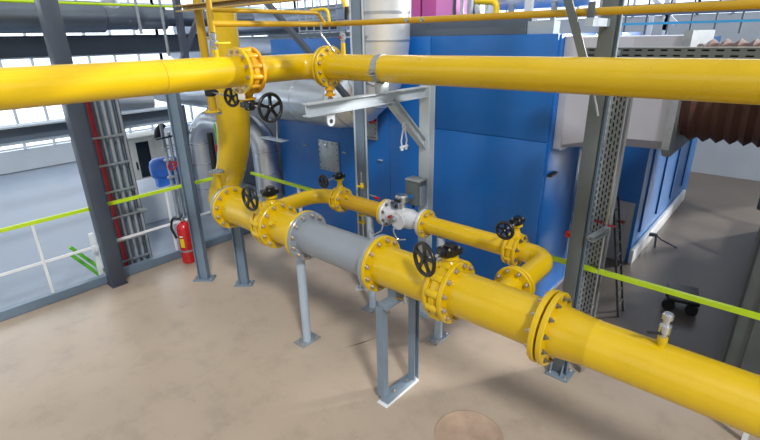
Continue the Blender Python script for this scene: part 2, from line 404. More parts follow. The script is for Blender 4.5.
def far_room():
    t = thing('equipment_enclosure', 'second blue enclosure farther back with grey door and white skirting', 'enclosure', (-3.2, 8.5, 0))
    xe = -1.277; yf = 6.46; H = 2.8
    obj('body', MB().box(((-6 + xe)/2, (7.1+10.2)/2, H/2), (xe+6, 3.1, H)).box(((XR+.06+xe)/2 - .0, (yf+7.1)/2, H/2), (xe-XR-.06, .64, H)), 'blueR', t, 0)
    for k in range(4): obj('side_rib', MB().box((xe + .012, 6.75 + k*.9, H/2+.15), (.02, .05, H-.4)), 'blueR', t, 0)
    obj('skirting', MB().box((xe + .03, (yf+10.0)/2 - .15, .1), (.05, 3.35, .2), 0, .008), 'white', t, .5)
    d0 = at(614, 199, 'y', yf - .03); d1 = at(637, 204, 'y', yf - .03)
    xa = XR + .08; xb = xe - .04; top = d1.z
    obj('door', MB().box(((xa+xb)/2, yf - .02, top/2), (xb-xa, .05, top), 0, .008), 'gate', t, .5)
    obj('door_leaf', MB().box(((xa+xb)/2 - .02, yf - .05, top/2 - .01), (xb-xa-.1, .03, top-.16), 0, .006), 'gate', t, .5)
    q = at(621, 221, 'y', yf - .06); obj('handle', MB().box((q.x, yf - .085, q.z), (.1, .05, .03), 0, .006), 'redd', t, .5, 'dark red door handle')
far_room()
q = at(650, 234, 'x', -1.22)
t = thing('pipe_bracket', 'small grey bracket with cable ends against the white skirting', 'bracket', (q.x, q.y, 0))
obj('arm', MB().box((q.x + .04, q.y, q.z), (.12, .05, .05), .3, .01), 'colgrey', t, .5)
obj('foot', MB().cyl((q.x + .1, q.y - .04, 0), (q.x + .08, q.y, q.z), .015, 12), 'darkgrey', t)
obj('cable', MB().tube(bend([(q.x+.08, q.y, q.z), (q.x+.14, q.y+.1, .08), (q.x+.35, q.y+.1, .012)], .04), .012, 8), 'darkgrey', t)

# sheet metal duct leaving the enclosure's side
def loft(rects):
    b = MB(); vs = []
    for (x, y0, y1, z0, z1, ch) in rects: vs += [(x, y0, z0+ch), (x, y0, z1), (x, y1, z1), (x, y1, z0), (x, y0+ch*1.2, z0)]
    fs = [tuple(range(5)), tuple(range(len(vs)-5, len(vs)))]
    for i in range(len(rects)-1):
        for j in range(5): fs.append((i*5+j, i*5+(j+1) % 5, i*5+5+(j+1) % 5, i*5+5+j))
    return b.add(vs, fs)
t = thing('air_duct', 'large pale sheet metal air duct leaving the blue enclosure side', 'duct', (-1.2, 5.1, 1.85))
obj('collar', loft([(XR + .02, 4.5, 5.75, 1.83, 2.87, .02), (XR + .09, 4.5, 5.75, 1.83, 2.87, .02)]), 'duct', t, 0)
obj('transition', loft([(XR + .09, 4.53, 5.7, 1.86, 2.86, .03), (-1.2, 4.66, 5.65, 1.9, 2.86, .09), (-.83, 4.66, 5.65, 1.91, 2.86, .09)]), 'duct', t, 0)
obj('flange', loft([(-.83, 4.62, 5.69, 1.86, 2.9, .08), (-.77, 4.62, 5.69, 1.86, 2.9, .08)]), 'galv', t, 0)
b = MB(); b.lathe((-.775, 5.15, 2.39), (1, 0, 0), [(0, .40)] + [(.03 + .05*k, .44 if k % 2 else .40) for k in range(13)] + [(.74, .40)], 40); obj('bellows', b, 'bellows', t, .6, 'dark brown round bellows')

# ------------------------------------------------------------------ main line
MY, MZ, MR, FR = 2.53, 1.20, .162, .232
P = lambda x, y=MY, z=MZ: V((x, y, z))
def pipe_prof(x0, x1, r): return MB().lathe(P(x0), (1, 0, 0), [(0, r), (x1 - x0, r)], 48)
# riser with end elbow
t = thing('riser_pipe', 'tall yellow riser pipe bending down into the main line end', 'pipe', (-4.75, 2.9, 0))
path = bend([P(-4.40), P(-4.62, 2.535, 1.2), P(-4.75, 2.66, 1.30), P(-4.77, 2.79, 1.50), P(-4.76, 2.86, 1.75), P(-4.75, 2.895, 2.1), P(-4.75, 2.905, 2.36), P(-4.75, 2.91, 2.62), P(-4.75, 2.93, 4.2)], [.1, .25, .3, .5, .8, .8, .8, .8, 1], 4)
rr = []
for p in path:
    z = p.z; rr.append(.160 if z < 1.45 else .160 + .025 * min(1, (z-1.45)/.5) if z < 2.2 else .185 - .035 * min(1, (z-2.2)/.45))
obj('pipe', MB().tube(path, rr, 40), 'yellow', t, .9)
flange(t, P(-4.455), (1, 0, 0), FR - .004, .03, .15, 0, m='galv', label='bare galvanised backing flange')
# spool between riser and first valve, with the bypass branch
t = thing('pipe_spool', 'yellow main pipe spool between riser flange and first valve, bypass branching off', 'pipe', P(-4.0))
obj('pipe', pipe_prof(-4.42, -3.73, MR), 'yellow', t)
flange(t, P(-4.405), (1, 0, 0), FR, .034, .15, 12, .0165)
flange(t, P(-3.742), (1, 0, 0), FR - .01, .03, .15, 0)
br = bend([(-3.99, MY + .05, MZ), (-3.99, 3.43, 1.21), (-3.70, 3.43, 1.21)], .24, 12)
obj('branch_pipe', MB().tube(br, .084, 32), 'yellow', t, .9)
flange(t, (-3.69, 3.43, 1.21), (1, 0, 0), .135, .026, .075, 0)
# blind nozzle on the elbow and the cut drop pipe above it
q = at(217, 173, 'x', -4.5)
t2 = thing('nozzle', 'short yellow nozzle with grey blind flange on the riser elbow', 'nozzle', (q.x, q.y, q.z - .25))
obj('stub', MB().tube(bend([(q.x, q.y, q.z), (q.x, q.y, q.z - .16), (q.x - .03, q.y + .1, q.z - .30)], .1), .034, 16), 'yellow', t2)
flange(t2, (q.x, q.y, q.z + .0), (0, 0, 1), .078, .016, .01, 4, .008, m='yellow'); flange(t2, (q.x, q.y, q.z + .018), (0, 0, 1), .078, .016, .002, 4, .008, m='galv', label='galvanised blind flange')
# gearbox valves on the main line
valve('butterfly_valve', 'yellow butterfly valve on the main line left of the grey spool', P(-3.665), (1, 0, 0), .242, .115, (0, 0, 1), .11, 1.05, (0, -1, 0), .245, .125)
t = thing('pipe_spool', 'short yellow main pipe spool between first valve and grey spool', 'pipe', P(-3.38))
obj('pipe', pipe_prof(-3.6, -3.18, MR), 'yellow', t)
flange(t, P(-3.58), (1, 0, 0), FR + .002, .034, .15, 12, .0165); flange(t, P(-3.187), (1, 0, 0), FR, .034, .15, 0)
u_ = V((0, -math.cos(.55), math.sin(.55))); q = P(-3.44) + u_ * MR
obj('plug', MB().cyl(q - u_*.01, q + u_*.035, .02, 14).cyl(q + u_*.03, q + u_*.06, .026, 6), 'yellow', t)
t = thing('pipe_spool', 'grey main pipe spool with grey bolted flanges between yellow pipes', 'pipe', P(-2.72))
obj('pipe', pipe_prof(-3.16, -2.29, MR - .002), 'grey', t)
flange(t, P(-3.15), (1, 0, 0), FR - .002, .034, .15, 12, .0165, m='grey'); flange(t, P(-2.285), (1, 0, 0), FR, .034, .15, 0, m='grey')
t = thing('pipe_spool', 'yellow main pipe spool above the blue-grey stand beside the large hand wheel', 'pipe', P(-1.99))
obj('pipe', pipe_prof(-2.26, -1.66, MR), 'yellow', t)
flange(t, P(-2.248), (1, 0, 0), FR, .034, .15, 12, .0165); flange(t, P(-1.668), (1, 0, 0), FR - .01, .03, .15, 0)
q = P(-1.99, MY - .02, MZ - MR)
obj('drain_pipe', MB().cyl(q + V((0, 0, .02)), q - V((0, 0, .10)), .013, 12).cyl(q - V((0, 0, .035)), q - V((0, 0, .075)), .02, 12), 'steel', t)
obj('drain_handle', MB().box(q + V((-.05, -.03, -.055)), (.09, .018, .01), .4, .003), 'yellow2', t, .5)
valve('butterfly_valve', 'yellow butterfly valve with big hand wheel on the main line right of the stand', P(-1.605), (1, 0, 0), .242, .095, (0, 0, 1), .09, 1.05, (-.32, -.95, 0), .235, .125)
t = thing('pipe_spool', 'long yellow main pipe spool where the bypass rejoins right of second valve', 'pipe', P(-1.2))
obj('pipe', pipe_prof(-1.545, -.88, MR), 'yellow', t)
flange(t, P(-1.54), (1, 0, 0), FR, .034, .15, 12, .0165); flange(t, P(-.885), (1, 0, 0), FR + .004, .036, .15, 12, .0165, face=-1)
obj('branch_pipe', MB().cyl((-1.27, MY + .08, MZ), (-1.27, 2.86, 1.208), .084, 32), 'yellow', t)
flange(t, (-1.27, 2.855, 1.208), (0, 1, 0), .142, .026, .075, 8, .0145, face=-1)
t = thing('reducer_pipe', 'yellow main pipe narrowing after the last flange pair to the lower right', 'pipe', P(-.1))
b = MB(); b.lathe(P(-.83), (1, 0, 0), [(0, MR+.004), (.05, MR), (.215, .1445), (.222, .1465), (.235, .1465), (.242, .143), (2.6, .143)], 48); obj('pipe', b, 'yellow', t)
flange(t, P(-.835), (1, 0, 0), FR + .004, .036, .15, 12, .0145, bm_='dbolt')
t = thing('ball_valve', 'small steel ball valve on a yellow nozzle atop the right pipe', 'valve', P(-.27, MY, MZ + .143))
q = P(-.27, MY, MZ + .14)
obj('nozzle', MB().cyl(q - V((0,0,.01)), q + V((0, 0, .05)), .02, 16).cyl(q + V((0,0,.03)), q + V((0,0,.055)), .026, 16), 'yellow', t)
obj('body', MB().lathe(q + V((0,0,.055)), (0,0,1), [(0,.016),(.02,.016),(.03,.03),(.075,.03),(.085,.018),(.11,.018),(.112,.028),(.14,.028),(.146,.02)], 18), 'steel', t)
obj('handle', MB().box(q + V((-.03, -.035, .085)), (.09, .016, .01), .5, .003), 'blackp', t, .5)

# ------------------------------------------------------------------ bypass line
BY, BZ, BR, BF = 3.43, 1.21, .084, .138
Q = lambda x, y=BY, z=BZ: V((x, y, z))
def bp_(x0, x1): return MB().lathe(Q(x0), (1, 0, 0), [(0, BR), (x1 - x0, BR)], 36)
valve('butterfly_valve', 'small yellow bypass valve left of the white meter with black hand wheel', Q(-3.64), (1, 0, 0), .145, .06, (0, 0, 1), .14, .8, (0, -1, 0), .25, .076, 8)
t = thing('pipe_spool', 'yellow bypass pipe spool between left bypass valve and white meter', 'pipe', Q(-3.28))
obj('pipe', bp_(-3.61, -2.97), 'yellow2', t)
flange(t, Q(-3.592), (1, 0, 0), BF, .026, .075, 8, .0145, m='yellow'); flange(t, Q(-2.98), (1, 0, 0), BF, .024, .075, 0)
q = Q(-3.46) + V((0, -.06, .06)); obj('plug', MB().cyl(q, q + V((0, -.03, .035)), .014, 12), 'yellow', t)
# meter
t = thing('gas_meter', 'white gas meter with round flanges set in the yellow bypass pipe', 'meter', Q(-2.75))
flange(t, Q(-2.945), (1, 0, 0), BF, .03, .075, 8, .0145, m='meter', bm_='dbolt'); flange(t, Q(-2.485), (1, 0, 0), BF, .03, .075, 0, m='meter')
b = MB(); b.lathe(Q(-2.95), (1, 0, 0), [(0, .085), (.03, .08), (.07, .058), (.12, .058), (.15, .085), (.19, .1), (.31, .1), (.35, .085), (.40, .075), (.44, .08), (.47, .085)], 36)
b.cyl(Q(-2.71, BY - .13), Q(-2.71, BY + .1), .06, 20).cyl(Q(-2.71, BY - .135), Q(-2.71, BY - .115), .082, 24); obj('body', b, 'meter', t)
obj('counter_head', MB().cyl(Q(-2.76, BY, BZ + .09), Q(-2.76, BY, BZ + .17), .04, 20).lathe(Q(-2.76, BY, BZ + .16), (0, 0, 1), [(0, .06), (.01, .068), (.06, .068), (.075, .055), (.08, .02)], 24), 'steel', t)
obj('index_window', MB().box(Q(-2.76, BY - .07, BZ + .19), (.07, .03, .035), 0, .006), 'dglass', t, .5)
obj('sensor', MB().cyl(Q(-2.74, BY - .11, BZ + .02), Q(-2.74, BY - .17, BZ + .03), .03, 16).cyl(Q(-2.74, BY - .165, BZ + .03), Q(-2.74, BY - .19, BZ + .033), .02, 12), 'steel', t)
obj('seal', MB().cyl(Q(-2.80, BY - .12, BZ + .03), Q(-2.80, BY - .16, BZ + .035), .016, 12), 'redd', t)
obj('impulse_tube', MB().tube(bend([Q(-2.74, BY - .12, BZ - .02), Q(-2.74, BY - .16, BZ - .10), Q(-2.72, BY - .12, BZ - .2), Q(-2.62, BY - .12, BZ - .17)], .03, 5), .008, 8), 'steel', t)
obj('impulse_tube', MB().tube(bend([Q(-2.93, BY - .08, BZ - .06), Q(-2.93, BY - .12, BZ - .16), Q(-3.02, BY - .14, BZ - .22), Q(-3.12, BY - .1, BZ - .21)], .03, 5), .008, 8), 'steel', t)
t = thing('pipe_spool', 'yellow bypass pipe spool right of the white meter before the next valve', 'pipe', Q(-2.0))
obj('pipe', bp_(-2.46, -1.58), 'yellow', t)
flange(t, Q(-2.455), (1, 0, 0), BF + .002, .026, .075, 8, .0145); flange(t, Q(-1.585), (1, 0, 0), BF, .026, .075, 0)
valve('butterfly_valve', 'small yellow bypass valve right of the white meter near the bypass bend', Q(-1.54), (1, 0, 0), .145, .06, (0, 0, 1), .125, .8, (0, -1, 0), .25, .08, 8)
t = thing('elbow_pipe', 'yellow bypass elbow turning down to the main line on the right', 'pipe', Q(-1.27))
e = bend([Q(-1.50), Q(-1.25), (-1.25, 2.89, 1.208)], .155, 14)
obj('pipe', MB().tube(e, BR, 36), 'yellow', t, .9)
flange(t, Q(-1.495), (1, 0, 0), BF, .026, .075, 8, .0145, bm_='dbolt')
flange(t, (-1.26, 2.885, 1.208), (0, 1, 0), .142, .028, .075, 8, .0145)

# ------------------------------------------------------------------ upper line
UZ, UR, UX, UY = 2.655, .112, -3.55, 3.03
t = thing('pipe_spool', 'upper yellow pipe coming from the left edge above the floor', 'pipe', (UX, .8, UZ - .12))
obj('pipe', MB().cyl((UX, -.6, UZ), (UX, 2.27, UZ), .121, 48), 'yellow', t)
obj('weld_seam', MB().ring((UX, 1.62, UZ), (0, 1, 0), [(-.008, .118), (0, .1245), (.008, .118)], 48), 'yellow', t)
flange(t, (UX, 2.27, UZ), (0, 1, 0), .188, .03, .11, 12, .0135, face=-1)
q = V((UX, 2.085, UZ))
t = thing('ball_valve', 'small steel ball valve with yellow lever above the upper left pipe', 'valve', q + V((0, 0, .12)))
obj('nozzle', MB().cyl(q + V((0,0,.11)), q + V((0,0,.17)), .02, 14).cyl(q + V((0,0,.145)), q + V((0,0,.175)), .026, 6), 'yellow', t)
obj('body', MB().lathe(q + V((0,0,.17)), (0,0,1), [(0,.017),(.02,.017),(.03,.028),(.07,.028),(.08,.017),(.09,.017),(.09,.024),(.12,.024),(.13,.016)], 16), 'steel', t)
obj('handle', MB().cyl(q + V((.02,0,.22)), q + V((.05,.01,.22)), .01, 10).box(q + V((.055, .05, .222)), (.02, .11, .014), 0, .005), 'yl', t, .5, 'yellow lever handle')
# vent pipework
t = thing('vent_pipe', 'thin ochre vent pipe running from left riser across to the right edge', 'pipe', (-2, 2.95, 3.0))
VY = 3.25; vz = at(480, 17, 'y', VY).z
obj('pipe', MB().tube(bend([(UX, 2.085, vz), (UX, VY, vz), (1.6, VY, vz)], .06, 8), .0235, 18), 'yellow2', t, .9)
obj('vertical_pipe', MB().cyl((UX, 2.085, UZ + .3), (UX, 2.085, 3.9), .022, 16), 'yellow2', t)
obj('loop_pipe', MB().tube(bend([(UX, 2.085, 3.115), (UX, VY - .07, 3.115), (UX + .02, VY, 3.01)], .07, 8), .017, 14), 'yellow2', t, .9)
for x in (at(409, 18.5, 'y', VY).x, at(424, 18, 'y', VY).x): obj('socket', MB().cyl((x, VY - .005, vz), (x, VY - .035, vz), .016, 12).cyl((x, VY - .03, vz), (x, VY - .05, vz), .011, 6), 'steel', t)
a = at(311, 10.5, 'y', VY); c = at(328.5, 20, 'y', VY)
obj('loop_pipe', MB().tube(bend([(a.x, VY, a.z), (c.x, VY, a.z + .003), (c.x + .01, VY, vz)], .05, 8), .014, 12), 'yl', t, .9)
obj('loop_pipe', MB().tube(bend([at(321, 23, 'y', 2.93), at(321, 34, 'y', 2.93), at(331, 47, 'y', 2.96), at(334, 52, 'y', 2.99)], .04, 6), .009, 10), 'steel', t, .9)
t = thing('ball_valve', 'small steel valve on a yellow nozzle right of the bolted flange above upper pipe', 'valve', (-3.085, UY, UZ + .11))
q = V((-3.085, UY, UZ))
obj('nozzle', MB().cyl(q + V((0,0,.1)), q + V((0,0,.2)), .02, 14), 'yellow', t)
obj('body', MB().lathe(q + V((0,0,.2)), (0,0,1), [(0,.016),(.02,.016),(.03,.026),(.07,.026),(.08,.016),(.1,.016)], 16), 'steel', t)
obj('seal', MB().box(q + V((.0, -.028, .245)), (.022, .012, .022), 0, .003), 'redd', t)
t = thing('hose', 'dark hose with yellow sleeve hanging from the top beside the silver duct', 'hose', (-3.09, 3.1, 2.95))
a, c = at(343.5, 0, 'y', 3.1), at(347, 12, 'y', 3.1)
obj('sleeve', MB().tube([a + V((-.02, 0, .5)), a, c], .018, 12), 'yl', t)
obj('hose_end', MB().tube([c + V((0,0,.04)), c, at(346, 19, 'y', 3.08)], [.02, .024, .014], 12), 'rubber', t)
# upper valve, elbow and right pipe
valve('butterfly_valve', 'orange-yellow upper valve hanging its gearbox below the high pipe', (UX, 2.335, UZ), (0, 1, 0), .188, .095, (0, 0, -1), .105, 1.0, (1, 0, 0), .325, .122, 12, 'orange', (UX + .03, 2.25, UZ - .20))
t = thing('elbow_pipe', 'upper yellow elbow between hanging valve and bolted flange', 'pipe', (UX, UY, UZ))
obj('pipe', MB().tube(bend([(UX, 2.40, UZ), (UX, UY, UZ), (-3.30, UY, UZ)], .18, 14), .113, 40), 'yellow', t, .9)
flange(t, (UX, 2.40, UZ), (0, 1, 0), .188, .03, .1, 0, m='orange'); flange(t, (-3.305, UY, UZ), (1, 0, 0), .18, .028, .1, 0, m='yellow')
t = thing('pipe_spool', 'long upper yellow pipe crossing from bolted flange to right edge', 'pipe', (-1.4, UY, UZ - .11))
obj('gasket', MB().cyl((-3.292, UY, UZ), (-3.276, UY, UZ), .15, 40), 'galv', t)
obj('pipe', MB().cyl((-3.27, UY, UZ), (1.5, UY, UZ), .108, 48), 'yellow', t)
flange(t, (-3.262, UY, UZ), (1, 0, 0), .18, .028, .1, 12, .0135)
t = thing('drain_valve', 'small yellow drain fitting under the upper bolted flange', 'valve', (-3.262, UY - .02, UZ - .30))
q = V((-3.262, UY - .02, UZ - .18))
obj('body', MB().lathe(q, (0,0,-1), [(-.03,.03),(.0,.03),(.005,.045),(.02,.045),(.025,.03),(.05,.03),(.055,.05),(.07,.05),(.075,.02),(.09,.02)], 20), 'orange', t)
obj('nut', MB().cyl(q - V((0,0,.088)), q - V((0,0,.115)), .028, 6), 'steel', t)
# drop pipe (cut line) left of the riser
a = at(197, 4, 'x', -4.4); c = at(213.5, 111, 'x', -4.4)
dx, dy = (-4.4), (a.y + c.y) / 2
t = thing('drop_pipe', 'thin yellow vertical pipe with open end flange left of the riser', 'pipe', (dx, dy, c.z))
obj('pipe', MB().cyl((dx, dy, c.z), (dx, dy, 4.2), .04, 20), 'yellow2', t)
flange(t, (dx, dy, c.z), (0, 0, 1), .085, .018, .02, 4, .008, m='yellow'); flange(t, (dx, dy, c.z - .02), (0, 0, 1), .085, .016, .02, 4, .008, m='galv', face=-1, label='galvanised lower flange')
g = at(215, 92, 'x', -4.34)
t = thing('gate_valve', 'black hand wheel valve on the thin drop pipe left of the riser', 'valve', g)
sh = V((.95, -.31, 0)).normalized()
wc = at(231.5, 97, 'y', g.y - .08)
sh = (wc - g).normalized(); sh = V((sh.x, sh.y, 0)).normalized()
obj('body', MB().lathe((dx, dy, g.z - .04), (0, 0, 1), [(0, .045), (.01, .055), (.07, .055), (.08, .045)], 18).cyl((dx, dy, g.z), (g.x + .03, g.y, g.z), .022, 12), 'blackp', t)
obj('shaft', MB().cyl((dx, dy, g.z), wc, .008, 10), 'steel', t)
handwheel(t, wc, V((.25, -.97, 0)), .092)
# yellow overhead channel
a = at(186, 9, 'y', 2.2); c = at(262, 0, 'y', 2.2)
t = solo('overhead_beam', MB().channel(at(184, 9, 'y', 2.45), at(184, 9, 'y', 2.45) + V((2.6, 0, 0)), .09, .055, .01), 'yellow2', 'ochre steel channel overhead at the top left', 'beam')

# ------------------------------------------------------------------ supports
def base_plate(t, x, y, sx, sy, th=.014, m='galv', rot=0):
    pl = obj('base_plate', MB().box((x, y, th/2), (sx, sy, th), rot, .003), m, t, .5)
    for ix in (-1, 1):
        for iy in (-1, 1):
            bolt(pl, V((x, y, th)) + Matrix.Rotation(rot, 3, 'Z') @ V((ix*(sx/2 - .03), iy*(sy/2 - .03), 0)), (0, 0, 1), .010)
    return pl
def pole(x, y, ztop, r, label, m='palegrey', sx=.15, sy=.24):
    t = thing('support_pole', label, 'pipe support', (x, y, 0))
    obj('pole', MB().cyl((x, y, .01), (x, y, ztop), r, 24), m, t); base_plate(t, x, y, sx, sy); return t
pole(-3.27, 2.51, MZ - MR + .005, .044, 'pale grey round support pole under the main pipe left of the grey spool')
pole(-3.18, 3.41, BZ - BR + .004, .040, 'pale grey round support pole under the bypass behind the grey spool')
pole(-2.27, 3.41, BZ - BR + .004, .040, 'pale grey round support pole behind the big hand wheel valve')
# rectangular stand
t = thing('pipe_stand', 'blue-grey rectangular steel stand carrying the main pipe', 'pipe support', (-2.085, 2.54, 0))
sx = -2.085; y0, y1 = 2.345, 2.735; H = .93
obj('upright', MB().channel((sx + .0, y0 + .03, .06), (sx, y0 + .03, H), .07, .062, .008, (0, 1, 0)), 'standgrey', t, 0)
obj('upright', MB().channel((sx + .0, y1 - .03, .06), (sx, y1 - .03, H), .07, .062, .008, (0, -1, 0)), 'standgrey', t, 0)
obj('base_beam', MB().box((sx + .0, (y0+y1)/2, .036), (.085, y1 - y0 + .0, .055), 0, .004), 'standgrey', t, .5)
obj('cross_beam', MB().box((sx, (y0+y1)/2, H + .02), (.085, y1 - y0, .05), 0, .004), 'standgrey', t, .5)
obj('saddle', MB().prism((sx - .04, MY, H + .045), (sx + .04, MY, H + .045), [(-.07, 0), (.07, 0), (.07, .085), (.04, .067), (-.04, .067), (-.07, .085)]), 'standgrey', t, 0)
g = obj('grout_pad', MB().box((sx + .0, (y0+y1)/2, .005), (.11, y1 - y0 + .06, .01), 0, .002), 'white', t, .5)
bolt(t, (sx + .02, y1 - .1, .064), (0, 0, 1), .011); bolt(t, (sx + .02, y0 + .11, .064), (0, 0, 1), .011)
bolt(t, (sx + .037, y0 + .03, .9), (1, 0, 0), .009, 'dbolt')

def hpost(name, label, x, y, z1, w, d, m, plate=.26, z0=.0, t=.009, up=(.75, .66, 0), cat='column', web=None):
    th_ = thing(name, label, cat, (x, y, 0))
    n = V(up).normalized(); p = V((-n.y, n.x, 0)); rz = math.atan2(n.y, n.x)   # two flanges (normal n) and a web
    for q in (-1, 1): obj('flange', MB().box(V((x, y, (z0+z1)/2)) + n * q * (d/2 - t/2), (t, w, z1-z0-.024), rz), m, th_, 0)
    obj('web', MB().box((x, y, (z0+z1)/2), (d - 2*t, .007, z1-z0-.024), rz), web or m, th_, 0)
    if plate: base_plate(th_, x, y, plate, plate * .62, .016, m, rz)
    return th_
# posts of the left side
hp = hpost('support_post', 'tall blue-grey steel post beside the red fire extinguisher', -5.34, 2.53, at(164, 72, 'x', -5.34).z, .11, .12, 'bluegrey', .26)
X = -7.3; a = at(189, 80, 'x', X); c = at(176, 0, 'x', X)
t = thing('steel_column', 'dark slim upper column with slanting brace above the upper left yellow pipe', 'column', a)
obj('post', MB().bar(a, (X, a.y, c.z + .8), .085, .09, (1, 0, 0)), 'darkgrey', t, 0)
p = at(184, 56, 'x', X); q = at(199, 16, 'x', X); obj('diagonal_brace', MB().bar(p + (p - q) * .3, q + (q - p) * .4, .07, .07, (1, 0, 0)), 'darkgrey', t, 0)
hp = hpost('support_post', 'short blue-grey steel post under the riser elbow', at(244.5, 284, 'z', 0).x, at(244.5, 284, 'z', 0).y, 1.04, .10, .11, 'bluegrey', .23, web='bluegrey')
obj('top_plate', MB().box((-4.75, 2.74, 1.048), (.16, .2, .018), 0, .002), 'bluegrey', hp, .5)
t = thing('steel_column', 'dark slate box column by the left railing', 'column', (-6.1, 1.74, 0))
obj('column', MB().box((-6.105, 1.74, 2.1), (.18, .17, 4.2), 0, .01), 'darkgrey', t, .5)
obj('base_plate', MB().box((-6.105, 1.74, .01), (.2, .19, .02), 0, .002), 'darkgrey', t, .5)
# centre H column with diagonal brace
hp = hpost('steel_column', 'tall grey H-section column behind the left bypass valve', -3.555, 3.70, 4.3, .09, .14, 'whitegrey', .24, t=.018, web='bluegrey')  # web coloured darker to paint in the shade of the recess
a = at(267, 0, 'y', 3.64); c = at(352, 100, 'y', 3.64); dd = (a - c)
obj('diagonal_brace', MB().channel(c, c + dd * 1.4, .05, .06, .01, (0, 1, 0)), 'darkgrey', hp, 0)
# cantilever bracket post
px_, py_ = -2.68, 3.72
t = thing('cantilever_bracket', 'light grey steel post with cantilever arm under the upper pipe', 'pipe support', (px_, py_, 0))
obj('post', MB().ibeam((px_, py_, .012), (px_, py_, 2.53), .11, .10, .009, (0, 1, 0)), 'whitegrey', t, 0)
base_plate(t, px_, py_, .26, .22, .016, 'palegrey')
obj('arm', MB().ibeam((px_, 2.225, 2.413), (px_, py_ - .05, 2.413), .075, .095, .009), 'whitegrey', t, 0)
obj('brace', MB().ibeam((px_, 3.19, 2.37), (px_, 3.69, 1.90), .075, .075, .008), 'whitegrey', t, 0)
b = MB(); n = 20; yl_, zl = 2.465, 2.335; vs = []; fs = []
outer = [(-.04, .035)] + [(.04 * math.cos(PI + PI*k/12), .04 * math.sin(PI + PI*k/12) - .03) for k in range(13)] + [(.04, .035)]
b.prism((px_ - .006, yl_, zl), (px_ + .006, yl_, zl), outer); lug = obj('lug', b, 'whitegrey', t, 0)
obj('lug_hole', MB().cyl((px_ + .0055, yl_, zl - .03), (px_ + .0075, yl_, zl - .03), .017, 16), 'blackp', lug)
# pipe clamp
cx_ = -2.65
t = thing('pipe_clamp', 'grey steel clamp strap around the upper pipe on the cantilever arm', 'clamp', (cx_, UY, 2.46))
obj('strap', MB().ring((cx_, UY, UZ), (1, 0, 0), [(-.03, .107), (-.03, .1135), (.03, .1135), (.03, .107)], 48), 'galv', t, .5)
obj('saddle', MB().box((cx_, UY, 2.503), (.07, .1, .085), 0, .004), 'galv', t, .5)
for s in (-1, 1):
    e = obj('ear', MB().box((cx_, UY - .125, UZ - .03 + s * .012), (.055, .05, .008), 0, .002), 'galv', t, .5)
    if s > 0:
        for k in (-.015, .015): bolt(e, (cx_ + k, UY - .132, UZ - .014), (0, 0, 1), .008)
# shackle
t = thing('shackle', 'white lifting shackle hanging from the light grey brace', 'shackle', at(404, 150, 'x', px_ + .05))
q = at(404, 126, 'x', px_ + .06); r = at(404, 146, 'x', px_ + .06)
obj('ring', MB().torus(q, (1, .3, 0), .03, .006, 24, 8), 'white', t)
obj('bow', MB().tube(bend([(q.x, q.y - .01, q.z - .02), (q.x, q.y - .04, r.z + .05), (q.x, q.y - .03, r.z)], .05), .007, 8).tube(bend([(q.x, q.y + .01, q.z - .02), (q.x, q.y + .04, r.z + .05), (q.x, q.y + .03, r.z)], .05), .007, 8), 'white', t)
obj('pin', MB().cyl((q.x, q.y - .05, r.z - .005), (q.x, q.y + .05, r.z - .005), .012, 12).cyl((q.x, q.y - .03, r.z - .035), (q.x, q.y - .03, r.z), .014, 10).cyl((q.x, q.y + .03, r.z - .035), (q.x, q.y + .03, r.z), .014, 10), 'white', t)
# junction box
A_ = at(410, 179, 'y', 3.6); B_ = at(425, 206, 'y', 3.6); cx_, cz_ = (A_.x + B_.x) / 2 - .02, (A_.z + B_.z) / 2 + .0
t = thing('junction_box', 'grey junction box with blue sticker on the light grey post', 'junction box', (cx_, 3.6, cz_ - .13))
obj('box', MB().box((cx_, 3.6, cz_), (.17, .12, .25), 0, .008), 'colgrey', t, .5)
obj('lid', MB().box((cx_, 3.535, cz_), (.15, .02, .23), 0, .005), 'colgrey', t, .5)
obj('sticker', MB().box((cx_ - .01, 3.5235, cz_ - .03), (.05, .004, .04), .0), 'sticker', t, 0)
obj('cover_plate', MB().box((cx_ + .09, 3.6, cz_ - .02), (.02, .1, .2), 0, .004), 'galv', t, .5)
obj('cap', MB().box((cx_, 3.6, cz_ + .135), (.18, .13, .02), 0, .004), 'tray', t, .5)
obj('gland', MB().cyl((cx_ - .03, 3.6, cz_ - .125), (cx_ - .03, 3.6, cz_ - .17), .014, 10), 'blackp', t)
# small instrument line by the H column
q = at(362.5, 205, 'y', 3.6)
t = thing('instrument_line', 'thin steel instrument tube with yellow fittings beside the H-section column', 'pipe', (q.x, 3.6, .3))
obj('tube', MB().cyl((q.x, 3.6, .3), (q.x, 3.6, 1.52), .010, 10), 'steel', t)
for z in (1.36, 1.02, .93): obj('fitting', MB().cyl((q.x, 3.6, z - .03), (q.x, 3.6, z + .03), .02, 12).box((q.x, 3.57, z), (.09, .02, .014), .3, .003), 'yl', t, .5)
q = at(377, 198, 'y', 3.6); obj('lever', MB().box((q.x - .06, 3.6, q.z + .012), (.1, .02, .014), 0, .003), 'galv', t, .5); obj('valve_handle', MB().box((q.x, 3.6, q.z), (.07, .03, .02), 0, .004), 'red', t, .5)

